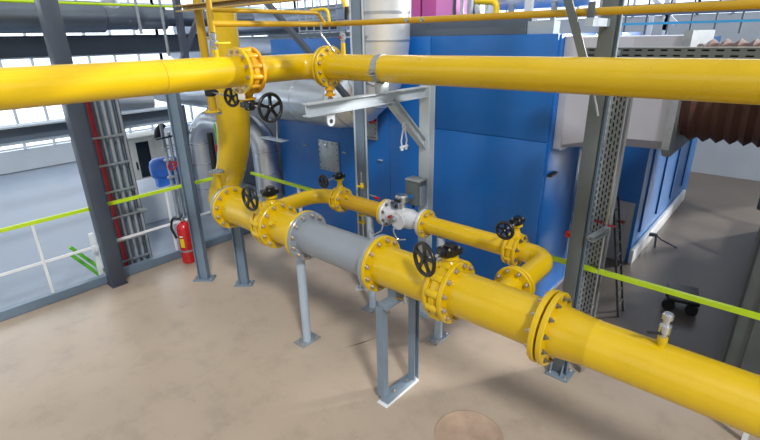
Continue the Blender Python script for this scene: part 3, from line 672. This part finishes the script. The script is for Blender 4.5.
# right column with vertical perforated tray
gy = 3.64
xl, xm, xr = at(574.3, 204, 'y', gy).x, at(588.2, 204, 'y', gy).x, at(593.5, 204, 'y', gy).x
gx = (xl + xm) / 2
t = thing('steel_column', 'wide dark grey steel column on the right by the lime rail', 'column', (gx, gy, 0))
obj('column', MB().box((gx, gy + .04, 2.1), (xm - xl, .08, 4.2), 0, .004), 'colgrey', t, .5)
obj('edge_flange', MB().box(((xm+xr)/2 - .006, gy + .04, 2.1), (xr - xm - .02, .02, 4.2)).box((xr - .012, gy + .025, 2.1), (.006, .03, 4.2)), 'bluegrey', t, 0)
base_plate(t, gx + .02, gy + .03, .2, .2, .02, 'standgrey')
for s in (-1, 1): obj('gusset', MB().prism((gx + s*.05 - .005, gy, .02), (gx + s*.05 + .005, gy, .02), [(0, 0), (.05, 0), (0, .10)]), 'standgrey', t, 0)
q = at(590, 12, 'y', 3.2); q2 = at(590, 22, 'y', 3.2)
obj('support_arm', MB().bar((q2.x, 3.18, q2.z), (gx - .01, gy, q2.z), .05, .05), 'palegrey', t, 0)
obj('pipe_clip', MB().box((q.x, 3.222, q.z + .01), (.045, .014, .1), 0, .003), 'colgrey', t, .5)
a = at(568, 0, 'y', 3.19); c = at(583, 57, 'y', 3.19); e = at(598, 116, 'y', 3.55)
t = solo('flat_brace', MB().bar(a + (a - c) * .5, c + (c - a) * .5, .05, .012, (0, -1, 0)), 'colgrey', 'grey flat steel brace slanting in front of the ochre vent pipe', 'brace')
solo('thin_rod', MB().cyl(at(594, 94, 'y', 3.55), e, .008, 8), 'galv', 'thin pale rod ending on the right column below the upper pipe', 'rod')

def perforated(origin, ux, uy, W, L, nc, nr, slotw, slotl, stagger=False):
    """sheet with real slots: returns a mesh, W along ux, L along uy"""
    b = MB(); o = V(origin); ux = V(ux); uy = V(uy)
    cw = W / nc; cl = L / nr
    for i in range(nc):
        for j in range(nr):
            sh_ = cl * .5 if (stagger and i % 2) else 0
            x0, x1 = i*cw, (i+1)*cw; y0, y1 = j*cl + sh_, (j+1)*cl + sh_
            a0, a1 = (x0+x1-slotw)/2, (x0+x1+slotw)/2; b0, b1 = (y0+y1-slotl)/2, (y0+y1+slotl)/2
            pts = [(x0,y0),(x1,y0),(x1,y1),(x0,y1),(a0,b0),(a1,b0),(a1,b1),(a0,b1)]
            b.add([o + ux*p + uy*q for p, q in pts], [(0,1,5,4),(1,2,6,5),(2,3,7,6),(3,0,4,7)])
    return b
def solid_mod(o, th_=.003):
    m = o.modifiers.new('thickness', 'SOLIDIFY'); m.thickness = th_; return o
ty = 3.84
tx = at(592.5, 204, 'y', ty).x; tw = at(612.3, 204, 'y', ty).x - tx
t = thing('cable_tray', 'vertical perforated steel cable tray behind the right column', 'cable tray', (tx + tw/2, ty, .0))
solid_mod(obj('tray_sheet', perforated((tx, ty, .05), (1, 0, 0), (0, 0, 1), tw, 2.6, 6, 48, tw/6*.42, .034, True), 'tray', t, 0))
for s in (0, 1): obj('side_flange', MB().box((tx + s*tw, ty - .03, 1.35), (.008, .07, 2.65)), 'steel', t, 0)
for (px, py) in ((610, 226), (599, 222)):
    q = at(px, py, 'y', ty - .02); obj('cross_strap', MB().box((q.x, ty - .012, q.z), (.07, .016, .012)), 'redd', t, 0)
for k in range(3): obj('cable', MB().cyl((tx + tw*(.2+.3*k), ty + .05, .05), (tx + tw*(.2+.3*k), ty + .05, 2.65), tw*.155, 12), 'rubber', t)  # black cylinders added behind the sheet so its slots read dark
obj('back_sheet', MB().box((tx + tw/2, ty + .085, 1.35), (tw, .006, 2.6)), 'tray', t, 0)
a = at(588, 238, 'y', 3.6)
t = thing('strut_channel', 'short galvanised strut channel end sticking out beside the vertical cable tray', 'bracket', a)
obj('channel', MB().channel(a, a + V((.06, .2, .035)), .05, .05, .008), 'galv', t, 0)
q = at(569, 234, 'y', 3.75)
obj('red_cap', MB().box((q.x, 3.75, q.z), (.05, .05, .05), 0, .006), 'red', t, .5, 'red end cap'); obj('threaded_rod', MB().cyl((q.x, 3.75, q.z), (a.x + .02, 3.62, a.z), .006, 8), 'steel', t)
# horizontal tray
hz = at(640, 58, 'y', 4.0).z; hh = at(640, 47.5, 'y', 4.0).z - hz; hx = at(586, 52, 'y', 4.0).x
t = thing('cable_tray', 'horizontal perforated steel cable tray crossing in front of the pale duct', 'cable tray', (0, 4.0, hz))
solid_mod(obj('tray_sheet', perforated((hx, 4.0, hz), (0, 0, 1), (1, 0, 0), hh, 3.0, 2, 36, hh*.16, .045), 'colgrey', t, 0))
obj('wall_bracket', MB().box((gx - .01, 3.86, hz + hh*.5), (.05, .28, .04)), 'galv', t, 0)
obj('top_edge', MB().box((hx + 1.5, 4.02, hz + hh), (3.0, .05, .006)), 'galv', t, 0); obj('bottom_edge', MB().box((hx + 1.5, 4.06, hz), (3.0, .12, .006)), 'galv', t, 0)
for k in range(2): obj('cable', MB().cyl((hx, 4.045, hz + hh*(.27+.46*k)), (hx + 3.0, 4.045, hz + hh*(.27+.46*k)), hh*.21, 12), 'rubber', t)  # dark filler added here to stop light showing through the slots

# ------------------------------------------------------------------ railings
RZ, RY = 1.045, 3.795
t = thing('railing', 'lime topped railing running behind the bypass pipe to the right', 'railing', (-2.5, RY, 0))
obj('top_rail', MB().bar((-5.93, RY, RZ), (.9, RY, RZ), .036, .036), 'lime', t, 0)
for x in (at(299, 192, 'y', RY).x, .25): obj('post', MB().bar((x, RY, 0), (x, RY, RZ), .035, .035, (0, 1, 0)), 'white', t, 0)
RX = -6.25
t = thing('railing', 'lime topped railing with white posts along the left curb', 'railing', (RX, 1.5, 0))
obj('top_rail', MB().bar((RX, -3, 1.01), (RX, 3.8, 1.01), .036, .04), 'lime', t, 0)
obj('mid_rail', MB().bar((RX, -3, .515), (RX, 3.8, .515), .02, .028), 'white', t, 0)
yp = at(172, 225, 'x', RX).y; yq = at(121, 262, 'x', RX).y
for y in (yp, yq - .02, yp - 1.55, yp - 2.4, 3.6): obj('post', MB().bar((RX, y, .0), (RX, y, 1.0), .026, .026, (0, 1, 0)), 'white', t, 0)

# ------------------------------------------------------------------ fire extinguisher
ex, ey = -5.985, 2.67
t = thing('fire_extinguisher', 'red fire extinguisher with yellow label standing by the blue-grey post', 'fire extinguisher', (ex, ey, 0))
obj('cylinder', MB().lathe((ex, ey, .0), (0, 0, 1), [(0, .085), (.012, .098), (.50, .098), (.545, .09), (.585, .06), (.60, .03), (.615, .03)], 32), 'red', t)
obj('valve_head', MB().cyl((ex, ey, .61), (ex, ey, .67), .026, 16).box((ex + .03, ey - .02, .665), (.09, .03, .03), -.5, .005), 'steel', t)
obj('lever', MB().box((ex + .04, ey - .03, .70), (.15, .028, .014), -.6, .004).box((ex + .05, ey - .04, .665), (.13, .024, .012), -.6, .004), 'blackp', t, .5)
d_ = V((.60, -.80, 0)); s_ = V((.80, .60, 0))
def patch(z0, z1, a0, a1, r=.0992, n=8):
    b = MB(); vs = []; fs = []
    for k in range(n + 1):
        a = a0 + (a1-a0)*k/n; w = d_*math.cos(a) + s_*math.sin(a); vs += [V((ex, ey, z0)) + w*r, V((ex, ey, z1)) + w*r]
    for k in range(n): fs.append((2*k, 2*k+2, 2*k+3, 2*k+1))
    return b.add(vs, fs)
obj('label', patch(.25, .38, -.45, .2), 'yl', t); obj('label_band', patch(.40, .42, -.4, .1), 'tagw', t)
obj('hose', MB().tube(bend([(ex - .02, ey - .03, .64), (ex - .1, ey - .1, .66), (ex - .12, ey - .12, .5), (ex - .08, ey - .09, .36)], .06), .016, 12), 'rubber', t)
obj('strap', MB().ring((ex, ey, .19), (0, 0, 1), [(-.012, .098), (-.012, .102), (.012, .102), (.012, .098)], 32), 'galv', t)

# ------------------------------------------------------------------ silver ducts
HZ, HY, HR = 2.14, 4.08, .29
XV = -3.535
t = thing('insulated_duct', 'large silver clad duct bending from horizontal up through the roof', 'duct', (XV, HY, HZ - .29))
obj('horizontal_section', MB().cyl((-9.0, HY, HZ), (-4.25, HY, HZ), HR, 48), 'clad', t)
for x in (-5.6, -4.9, -4.27): obj('seam_band', MB().ring((x, HY, HZ), (1, 0, 0), [(-.012, HR-.004), (-.012, HR+.005), (.012, HR+.005), (.012, HR-.004)], 48), 'clad', t)
b = MB(); cen = V((-4.25, HY, HZ + .72)); vs = []
pts = [cen + V((-.05, 0, -.72))] + [cen + V((.715 * math.sin(a), 0, -.72 * math.cos(a))) for a in [k * PI / 12 for k in range(7)]] + [cen + V((.715, 0, .05))]
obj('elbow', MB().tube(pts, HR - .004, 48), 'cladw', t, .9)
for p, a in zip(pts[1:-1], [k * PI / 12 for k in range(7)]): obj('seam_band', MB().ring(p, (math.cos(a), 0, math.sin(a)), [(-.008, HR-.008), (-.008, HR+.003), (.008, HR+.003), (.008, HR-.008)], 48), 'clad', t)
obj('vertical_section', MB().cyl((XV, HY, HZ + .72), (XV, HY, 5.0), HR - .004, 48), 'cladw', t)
for z in (3.13, 3.6): obj('seam_band', MB().ring((XV, HY, z), (0, 0, 1), [(-.012, HR-.008), (-.012, HR+.003), (.012, HR+.003), (.012, HR-.008)], 48), 'clad', t)
# inverted-U lagged pipe behind the riser
t = thing('insulated_pipe', 'silver lagged pipe forming an inverted U behind the yellow riser', 'pipe', (-6.9, 4.2, 0))
pth = bend([(-6.25, 4.3, 0), (-6.25, 4.3, 1.63), (-7.7, 4.0, 1.63), (-7.7, 4.0, 0)], .42, 10)
obj('pipe', MB().tube(pth, .2, 36), 'clad', t, .9)
for z in (.45, .9, 1.25):
    for (x, y) in ((-6.25, 4.3), (-7.7, 4.0)): obj('seam_band', MB().ring((x, y, z), (0, 0, 1), [(-.01, .195), (-.01, .206), (.01, .206), (.01, .195)], 32), 'steel', t)
q0 = at(266, 142, 'y', 4.0)
solo('shelf_bracket', MB().box(at(274, 139, 'y', 4.05), (.5, .14, .012)).cyl(at(277, 121, 'y', 4.05), at(277, 139, 'y', 4.05), .012, 8), 'palegrey', 'small pale shelf bracket in front of the lagged pipe', 'bracket')

# ------------------------------------------------------------------ beyond the left curb
# cable and pipe ladder
t = thing('cable_ladder', 'vertical cable ladder with red pipe and grey conduits beside the slate column', 'cable ladder', (-6.55, 1.85, 0))
lx = -6.5
ya0 = at(101.5, 200, 'x', lx).y; yb0 = at(134, 200, 'x', lx).y
obj('back_sheet', MB().box((lx - .05, (ya0+yb0)/2 + .02, 1.2), (.02, yb0-ya0+.06, 2.6)), 'bluegrey', t, 0)
obj('side_rail', MB().box((lx, yb0 + .05, 1.2), (.07, .035, 2.6)), 'darkgrey', t, 0)
obj('red_pipe', MB().cyl((lx + .03, ya0 + .10, 0), (lx + .03, ya0 + .10, 2.5), .028, 14), 'redd', t, .6, 'dull red pipe')
for k in range(4): obj('conduit', MB().cyl((lx + .02, ya0 + .18 + k * .085, 0), (lx + .02, ya0 + .18 + k * .085, 2.5), .02 + .004 * (k == 1), 14), 'cable', t)
for z in (.12, .42, .75, 1.1, 1.45, 1.8): obj('rung', MB().box((lx + .062, (ya0+yb0)/2, z), (.02, yb0-ya0+.04, .024)), 'galv', t, 0)
obj('fitting', MB().cyl((lx + .06, yb0 - .02, .78), (lx + .06, yb0 + .1, .74), .03, 12), 'galv', t)
t = thing('green_hose', 'pair of bright green hoses lying left of the slate column', 'hose', at(92, 262, 'x', -6.5))
for s in (0, 1):
    a = at(70, 247 + 7*s, 'x', -6.5); c = at(104, 271 + 7*s, 'x', -6.5); obj('hose', MB().tube([a, c], .022, 12), 'green', t)
t2 = thing('white_post_bracket', 'white vertical bracket standing left of the slate column', 'bracket', at(92, 270, 'x', -6.42))
a = at(91, 235, 'x', -6.42); obj('post', MB().box((-6.42, a.y, .32), (.05, .05, .64)), 'white', t2, 0)

# platform beams
for (pa, pb, X, h, m, lab) in (((120, 120), (170, 113), -7.4, .2, 'beam', 'slate blue platform beam below the upper left yellow pipe'), ((120, 45), (170, 44.5), -8.5, .28, 'beam', 'dark platform beam above the upper left yellow pipe')):
    a = at(*pa, 'x', X); t = thing('platform_beam', lab, 'beam', (X, 1.5, a.z))
    ye = at(200, 44, 'x', X).y if X < -8 else 3.5; L_ = ye + 4; ym = (ye - 4) / 2
    obj('web', MB().box((X, ym, a.z), (.12, L_, h)), m, t, 0)
    obj('top_flange', MB().box((X + .05, ym, a.z + h/2), (.24, L_, .02)), 'palegrey' if X > -8 else 'darkgrey', t, 0); obj('bottom_flange', MB().box((X + .05, ym, a.z - h/2), (.24, L_, .02)), 'palegrey', t, 0)
# big silver ducts high on the left
X = -8.0
a = at(120, 17.5, 'x', X); t = thing('insulated_duct', 'big dull silver duct running high along the left side', 'duct', (X, 2.0, a.z - .25))
y1, y2, y3 = at(102, 20, 'x', X).y, at(163, 20, 'x', X).y, at(200, 20, 'x', X).y
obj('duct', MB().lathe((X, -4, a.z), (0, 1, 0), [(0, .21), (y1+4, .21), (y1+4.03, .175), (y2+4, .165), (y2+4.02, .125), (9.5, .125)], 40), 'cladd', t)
obj('riser', MB().cyl((X, at(111, 10, 'x', X).y, a.z), (X, at(111, 10, 'x', X).y, 5.4), .13, 32), 'clad', t)
for y in (y1 + .02, (y1+y2)/2, y2): obj('seam_band', MB().ring((X, y, a.z), (0, 1, 0), [(-.012, .12), (-.012, .18), (.012, .18), (.012, .12)], 40), 'cladd', t)
a = at(190, 100, 'x', -9.0)
# walkway rail up high
t = thing('railing', 'thin yellow-green handrail high on the far left walkway', 'railing', (-8.8, 2, 2.9))
a = at(87, 2, 'x', -7.6); obj('top_rail', MB().cyl((-7.6, -4, a.z), (-7.6, 5.5, a.z - .03), .018, 10), 'lime', t)
for (pa, pb) in (((136, 0), (141.5, 34)), ((161, 0), (169, 56))):
    p = at(*pb, 'x', -7.6); obj('post', MB().cyl((-7.6, p.y, p.z), (-7.6, p.y, a.z + .8), .022, 10), 'galv', t)
# cabinet with glass door
X = -10.0
y0, y1, zt = at(127, 141, 'x', X).y, at(164, 131, 'x', X).y, at(145, 136, 'x', X).z
t = thing('control_cabinet', 'tall grey control cabinet with dark glass door beyond the left railing', 'cabinet', (X - .3, (y0+y1)/2, 0))
obj('body', MB().box((X - .3, (y0+y1)/2, zt/2), (.6, y1-y0, zt), 0, .01), 'cab', t, .5)
d0 = at(133.5, 146, 'x', X).y; d1 = at(149, 143, 'x', X).y
dr = obj('door', MB().box((X + .015, (d0+d1)/2, zt/2), (.03, d1-d0+.14, zt - .1), 0, .006), 'cab', t, .5); obj('glass', MB().box((X + .034, (d0+d1)/2, zt/2 + .08), (.01, d1-d0-.06, zt - .36)), 'dglass', dr, 0)
for y in (d0 - .02, d1 + .02): obj('handle', MB().box((X + .04, y, zt*.48), (.03, .03, .16), 0, .006), 'blackp', dr, .5)
# plinth and pump
A_ = at(139, 183, 'x', -8.7); zt = .5
pl = solo('machine_plinth', MB().box((-8.5, at(136, 184, 'x', -7.95).y + .62, zt/2 - .02), (1.1, 1.24, zt), 0, .02), 'plinth', 'pale blue-grey machine plinth under the blue pump beyond the railing', 'plinth')
q = at(152, 170, 'x', -8.4); zc = q.z
t = thing('pump', 'blue motor pump on the pale plinth beyond the left railing', 'pump', (-8.4, q.y, zt - .04))
obj('motor', MB().lathe((-8.4, q.y, zc), (.35, 1, 0), [(-.04, .06), (-.02, .14), (.04, .19), (.1, .2), (.42, .2), (.45, .14)], 28), 'pump', t)
for k in range(9): obj('cooling_fin', MB().ring(V((-8.4, q.y, zc)) + V((.33, .944, 0)) * (.13 + k*.03), (.35, 1, 0), [(-.005, .195), (-.005, .212), (.005, .212), (.005, .195)], 28), 'pump', t)
c0 = V((-8.18, q.y + .6, zc))
obj('casing', MB().lathe(c0, (.35, 1, 0), [(-.1, .1), (-.07, .2), (.07, .2), (.1, .1)], 28), 'pump', t)
obj('coupling', MB().cyl((-8.26, q.y + .42, zc), c0, .08, 16), 'redd', t)
obj('foot', MB().box((-8.3, q.y + .3, (zt + zc)/2 - .1), (.14, .6, zc - zt - .05), 0, .01), 'pump', t, .5)
obj('discharge_pipe', MB().tube(bend([c0, c0 + V((0, .05, .42)), c0 + V((.1, .5, .62))], .12), .07, 18), 'pump', t, .9)
t = thing('pipe_manifold', 'cluster of small vertical pipes with dark red valves by the blue pump', 'pipes', (-8.0, q.y + .3, 0))
for k, (dy, z1, m) in enumerate(((.02, 1.65, 'cable'), (.12, 1.5, 'steel'), (.24, 1.95, 'steel'), (.34, 1.95, 'darkgrey'), (.44, 1.9, 'darkgrey'))):
    obj('pipe', MB().cyl((-7.75, q.y + dy, .0), (-7.75, q.y + dy, z1), .028, 12), m, t)
for (dy, z) in ((.05, .95), (.2, .98), (.3, .85)):
    w = obj('valve_wheel', MB().torus((-7.69, q.y + dy, z), (1, 0, 0), .065, .012, 20, 8).box((-7.69, q.y + dy, z), (.012, .12, .015)).box((-7.69, q.y + dy, z), (.012, .015, .12)), 'redd', t)
for z in (1.25, 1.05, .75, .6): obj('flange', MB().cyl((-7.75, q.y + .02, z - .012), (-7.75, q.y + .02, z + .012), .06, 16), 'galv', t)
obj('crossbar', MB().bar((-7.72, q.y - .12, 1.42), (-7.72, q.y + .5, 1.45), .03, .03), 'darkgrey', t, 0)
# hose above cabinet
solo('flexible_hose', MB().tube(bend([at(157, 139, 'x', -8.6), at(158, 131, 'x', -8.6), at(163, 124, 'x', -8.6)], .1), .06, 14), 'rubber', 'thick black flexible hose above the grey cabinet', 'hose')
a = at(123, 104, 'x', -7.9)
t = thing('insulated_duct', 'short silver duct branch under the upper left yellow pipe', 'duct', a)
obj('duct', MB().cyl(a + V((0, -.12, .05)), a + V((0, .42, .0)), .17, 28), 'clad', t); obj('cone', MB().cyl(a + V((0, .33, -.05)), a + V((.05, .38, -.3)), .15, 24, .04), 'cladw', t)
# dark tubes and valve by the U pipe
t = thing('drain_manifold', 'dark pipe stub with green and red fittings left of the riser', 'pipes', at(213, 180, 'x', -6.3))
p = at(212, 150, 'x', -6.35); obj('pipe', MB().cyl((p.x, p.y, .3), (p.x, p.y, 1.65), .045, 14), 'blackp', t)
p = at(218, 148, 'x', -6.2); obj('valve', MB().cyl((p.x, p.y, p.z - .05), (p.x, p.y, p.z + .05), .04, 12).torus((p.x + .06, p.y, p.z + .02), (1, 0, 0), .05, .01, 18, 6), 'redd', t)
obj('green_tube', MB().tube(bend([(p.x, p.y, p.z + .35), (p.x, p.y, p.z), (p.x + .02, p.y + .05, p.z - .35)], .1), .014, 8), 'green', t)

# ------------------------------------------------------------------ on top of the blue enclosure
def roofitem(px0, px1, y, z0, z1, depth):
    a = at(px0, 8, 'y', y).x; c = at(px1, 8, 'y', y).x; return ((a+c)/2, y + depth/2, (z0+z1)/2), (c-a, depth, z1-z0)
t = thing('magenta_cabinet', 'magenta panelled cabinet on top of the blue enclosure right of the silver duct', 'cabinet', (-3.6, 5.4, 2.9))
c_, s_ = roofitem(411, 420, 5.0, 2.9, 4.2, .4); obj('panel', MB().box(c_, s_), 'magenta', t, 0)
c_, s_ = roofitem(420, 422.5, 5.05, 2.9, 4.2, .4); obj('joint_strip', MB().box(c_, s_), 'white', t, 0)
c_, s_ = roofitem(422, 436, 5.0, 2.9, 4.2, .4); obj('panel', MB().box(c_, s_), 'magenta', t, 0)
c_, s_ = roofitem(436, 453, 5.0, 2.9, 4.2, .4); obj('panel', MB().box(c_, s_), 'pink', t, 0, 'lighter pink panel')
t = thing('pipe_bundle', 'bundle of white and black vertical hoses above the blue enclosure', 'hoses', at(472, 14, 'y', 5.0))
for k in range(9):
    x = at(456 + k * 4.2, 8, 'y', 5.0 + .1 * (k % 3)).x; y = 5.0 + .1 * (k % 3); dx_ = random.uniform(-.06, .06)
    obj('hose', MB().tube(bend([(x, y, 2.9), (x + dx_, y, 3.2), (x - dx_, y, 4.0)], .2), random.choice((.018, .026, .032)), 10), random.choice(('white', 'rubber', 'steel', 'darkgrey', 'white')), t, .9)
a = at(496, 14, 'y', 4.9); c = at(494, 2, 'y', 4.9)
solo('bent_pipe', MB().tube(bend([(a.x, 4.9, 2.9), (a.x, 4.9, c.z), (a.x - .25, 4.9, c.z + .02)], .06), .034, 14), 'yl', 'small bright yellow bent pipe above the blue enclosure', 'pipe')
t = thing('insulated_pipe', 'long silver lagged pipe lying on the blue enclosure roof', 'pipe', (-2.3, 5.6, 3.1))
a = at(500, 6, 'y', 5.5); c = at(563, 4, 'y', 5.5)
obj('pipe', MB().cyl((a.x, 5.5, 3.28), (c.x + .3, 5.5, 3.28), .12, 24), 'cladw', t); obj('pipe', MB().cyl((a.x + .3, 5.9, 3.5), (c.x + .3, 5.9, 3.5), .14, 24), 'clad', t)
obj('elbow', MB().tube(bend([(c.x + .1, 5.35, 3.25), (c.x + .35, 5.35, 3.25), (c.x + .35, 5.35, 4.0)], .2), .11, 20), 'clad', t, .9)
for k in range(3): obj('bracket', MB().box((a.x + .2 + k*.5, 5.4, 3.05), (.05, .05, .32)), 'galv', t, 0)
solo('white_post', MB().box((at(529, 8, 'y', 5.0).x, 5.0, 3.4), (.07, .07, 1.2)), 'white', 'slim white post rising from the blue enclosure roof', 'post')
# far railing and frames to the right
t = thing('railing', 'blue grey mesh railing far behind the pale duct', 'railing', at(625, 30, 'y', 8))
for z in (3.0, 3.12, 3.24, 3.36): obj('rail', MB().bar((-2.6, 8, z), (1.2, 8, z), .03, .03), 'beam' if z > 3.1 else 'cyan', t, 0)
for k in range(14): obj('baluster', MB().bar((-2.5 + k * .28, 8, 2.85), (-2.5 + k * .28, 8, 3.4), .02, .02, (0, 1, 0)), 'beam', t, 0)
t = thing('lattice_tower', 'white steel lattice frame far behind the pale duct on the right', 'frame', at(660, 25, 'y', 8.5))
for (pa, pb) in (((664, 40), (668, -6)), ((650, -6), (676, 24)), ((676, -6), (664, 30)), ((648, 36), (653, 12))): obj('bar', MB().bar(at(*pa, 'y', 8.5), at(*pb, 'y', 8.5), .06, .06, (0, 1, 0)), 'white', t, 0)
# windows grid guard seen left of duct
t = thing('wire_guard', 'galvanised wire mesh guard above the enclosure left of the silver duct', 'guard', at(320, 25, 'y', 5.2))
x0 = at(298, 10, 'y', 5.2).x; x1 = at(345, 10, 'y', 5.2).x
for k in range(7): obj('wire', MB().cyl((x0 + (x1-x0)*k/6, 5.2, 2.9), (x0 + (x1-x0)*k/6, 5.2, 3.7), .012, 8), 'galv', t)
for z in (3.0, 3.15, 3.3, 3.45): obj('wire', MB().cyl((x0, 5.2, z), (x1, 5.2, z), .012, 8), 'galv', t)
# dark machinery in the gap left of the enclosure
t = thing('insulated_pipe', 'dark lagged pipe behind the riser left of the blue enclosure', 'pipe', (-7.5, 5.6, 2.8))
obj('pipe', MB().cyl((-12, 6.2, 3.15), (-6.25, 6.2, 3.22), .22, 28), 'cladd', t); obj('pipe', MB().cyl((-12, 6.0, 2.7), (-6.25, 6.0, 2.7), .25, 28), 'cladd', t)
obj('rack', MB().box((-8.9, 6.86, 2.55), (5.2, .1, .25)), 'darkgrey', t, 0)

t = thing('machine_or_shade_block', 'slate grey machine housing behind the lagged pipe left of the blue enclosure', 'machine', (-8, 6, 0))
obj('body', MB().box((-8.0, 6.1, 1.2), (3.8, 1.4, 2.4), 0, .02), 'darkgrey', t, .5)
for k in range(4): obj('panel', MB().box((-9.4 + k*.93, 5.39, 1.2), (.86, .03, 2.1), 0, .008), 'darkgrey', t, .5)
t = thing('machine_or_shade_block', 'grey stepped block added at the far right to shade the passage', 'machine', (1.2, 6.5, 0))  # invented block, stepped to darken the passage and cut the low sun
obj('body', MB().box((1.3, 4.85, 1.47), (2.6, 1.5, 2.94), 0, .03), 'colgrey', t, .5); obj('low_section', MB().box((1.3, 7.2, .23), (2.6, 3.4, .46), 0, .03), 'colgrey', t, .5)
obj('upper_section', MB().box((.03, 7.25, 2.1), (.26, 3.3, 1.68), 0, .02), 'colgrey', t, .5); obj('corner_leg', MB().box((.1, 7.2, .86), (.08, .08, .82)), 'colgrey', t, 0); obj('corner_leg', MB().box((.1, 8.8, .86), (.1, .1, .82)), 'colgrey', t, 0)  # overhead strip on legs, added so the back sun reaches only nearby floor
obj('side_panel', MB().box((-.01, 4.85, 1.47), (.03, 1.3, 2.7), 0, .008), 'colgrey', t, .5)
for k in range(2): obj('front_panel', MB().box((.68 + k*1.25, 4.09, 1.3), (1.15, .03, 2.3), 0, .008), 'colgrey', t, .5)
# ladder and small things on the right floor
t = thing('ladder', 'narrow black ladder leaning by the grey door on the right', 'ladder', at(620, 314, 'z', 0))
l0 = at(618, 317, 'z', 0); l1 = at(623, 311, 'z', 0); tp = at(613.5, 200, 'y', 5.55); tq = tp + (l1 - l0)
obj('side_rail', MB().bar(l0, tp, .016, .022, (1, 0, 0)), 'blackp', t, 0); obj('side_rail', MB().bar(l1, tq, .016, .022, (1, 0, 0)), 'blackp', t, 0)
for k in range(1, 10):
    f_ = k / 10; obj('rung', MB().cyl(l0.lerp(tp, f_), l1.lerp(tq, f_), .009, 8), 'blackp', t)
a = at(668, 303, 'z', 0)
t = thing('trolley', 'low black wheeled trolley on the floor at the right edge', 'trolley', (a.x + .1, a.y, 0))
obj('deck', MB().box((a.x + .12, a.y, .16), (.3, .4, .04), .2, .01), 'blackp', t, .5)
for (sx_, sy_) in ((.02, -.15), (.0, .13), (.24, -.12), (.22, .16)): obj('wheel', MB().cyl((a.x + sx_, a.y + sy_ - .02, .06), (a.x + sx_, a.y + sy_ + .02, .06), .06, 18), 'rubber', t)
0 and obj('push_bar', MB().tube(bend([(a.x + .05, a.y - .17, .17), (a.x - .05, a.y - .17, .6), (a.x - .05, a.y + .17, .6), (a.x + .05, a.y + .17, .17)], .06), .014, 10), 'blackp', t)
# manhole patch
b = MB().lathe((-1.36, 2.51, 0), (0, 0, 1), [(0, .268), (.005, .264), (.006, .252), (.0035, .248), (.0035, .0001)], 48).cyl((-1.46, 2.66, .003), (-1.46, 2.66, .008), .012, 12).cyl((-1.33, 2.47, .003), (-1.33, 2.47, .006), .02, 12)
solo('manhole_cover', b, 'patch', 'round reddish floor cover set in the beige floor', 'manhole cover')

# ------------------------------------------------------------------ light
WIN, AMB = .8, .30
w = bpy.data.worlds.new('world'); bpy.context.scene.world = w; w.use_nodes = True
bg = w.node_tree.nodes['Background']; nt = w.node_tree; L = nt.links
def math_(op, a, b=None, c=None):
    n = nt.nodes.new('ShaderNodeMath'); n.operation = op
    for k, q in enumerate((a, b, c)):
        if q is None: continue
        if isinstance(q, (int, float)): n.inputs[k].default_value = q
        else: L.new(q, n.inputs[k])
    return n.outputs[0]
tcw = nt.nodes.new('ShaderNodeTexCoord'); sp = nt.nodes.new('ShaderNodeSeparateXYZ'); L.new(tcw.outputs['Generated'], sp.inputs[0])
az = math_('ARCTAN2', sp.outputs[1], sp.outputs[0]); el = sp.outputs[2]
stripe = math_('GREATER_THAN', math_('SINE', math_('MULTIPLY', az, 14)), -.25)     # hall glazing all round, roof darker
band = math_('MULTIPLY', math_('GREATER_THAN', el, .06), math_('LESS_THAN', el, .55))
roof = math_('MULTIPLY', math_('GREATER_THAN', el, .72), math_('GREATER_THAN', math_('SINE', math_('MULTIPLY', sp.outputs[0], 16)), .1))
lum = math_('ADD', math_('ADD', math_('MULTIPLY', math_('MULTIPLY', stripe, band), WIN), math_('MULTIPLY', roof, WIN * .9)), AMB)
bg.inputs['Color'].default_value = (.95, .975, 1, 1); L.new(lum, bg.inputs['Strength'])
def sun(name, travel_az, elev, s, angle, col):
    l = bpy.data.lights.new(name, 'SUN'); l.energy = s; l.angle = math.radians(angle); l.color = col
    o = bpy.data.objects.new(name, l); C.objects.link(o)
    d = V((math.cos(math.radians(travel_az))*math.cos(math.radians(elev)), math.sin(math.radians(travel_az))*math.cos(math.radians(elev)), -math.sin(math.radians(elev))))
    o.rotation_euler = d.to_track_quat('-Z', 'Y').to_euler(); o.location = -d * 10; return o
sun('sun_side', 149, 42, 1.95, 8, (1, .98, .95))
sun('sun_back', -123, 15, 4.8, 5, (1, .97, .92))
vs_ = bpy.context.scene.view_settings
vs_.view_transform = 'Standard'; vs_.look = 'None'; vs_.exposure = .1; vs_.gamma = 1; vs_.use_curve_mapping = False
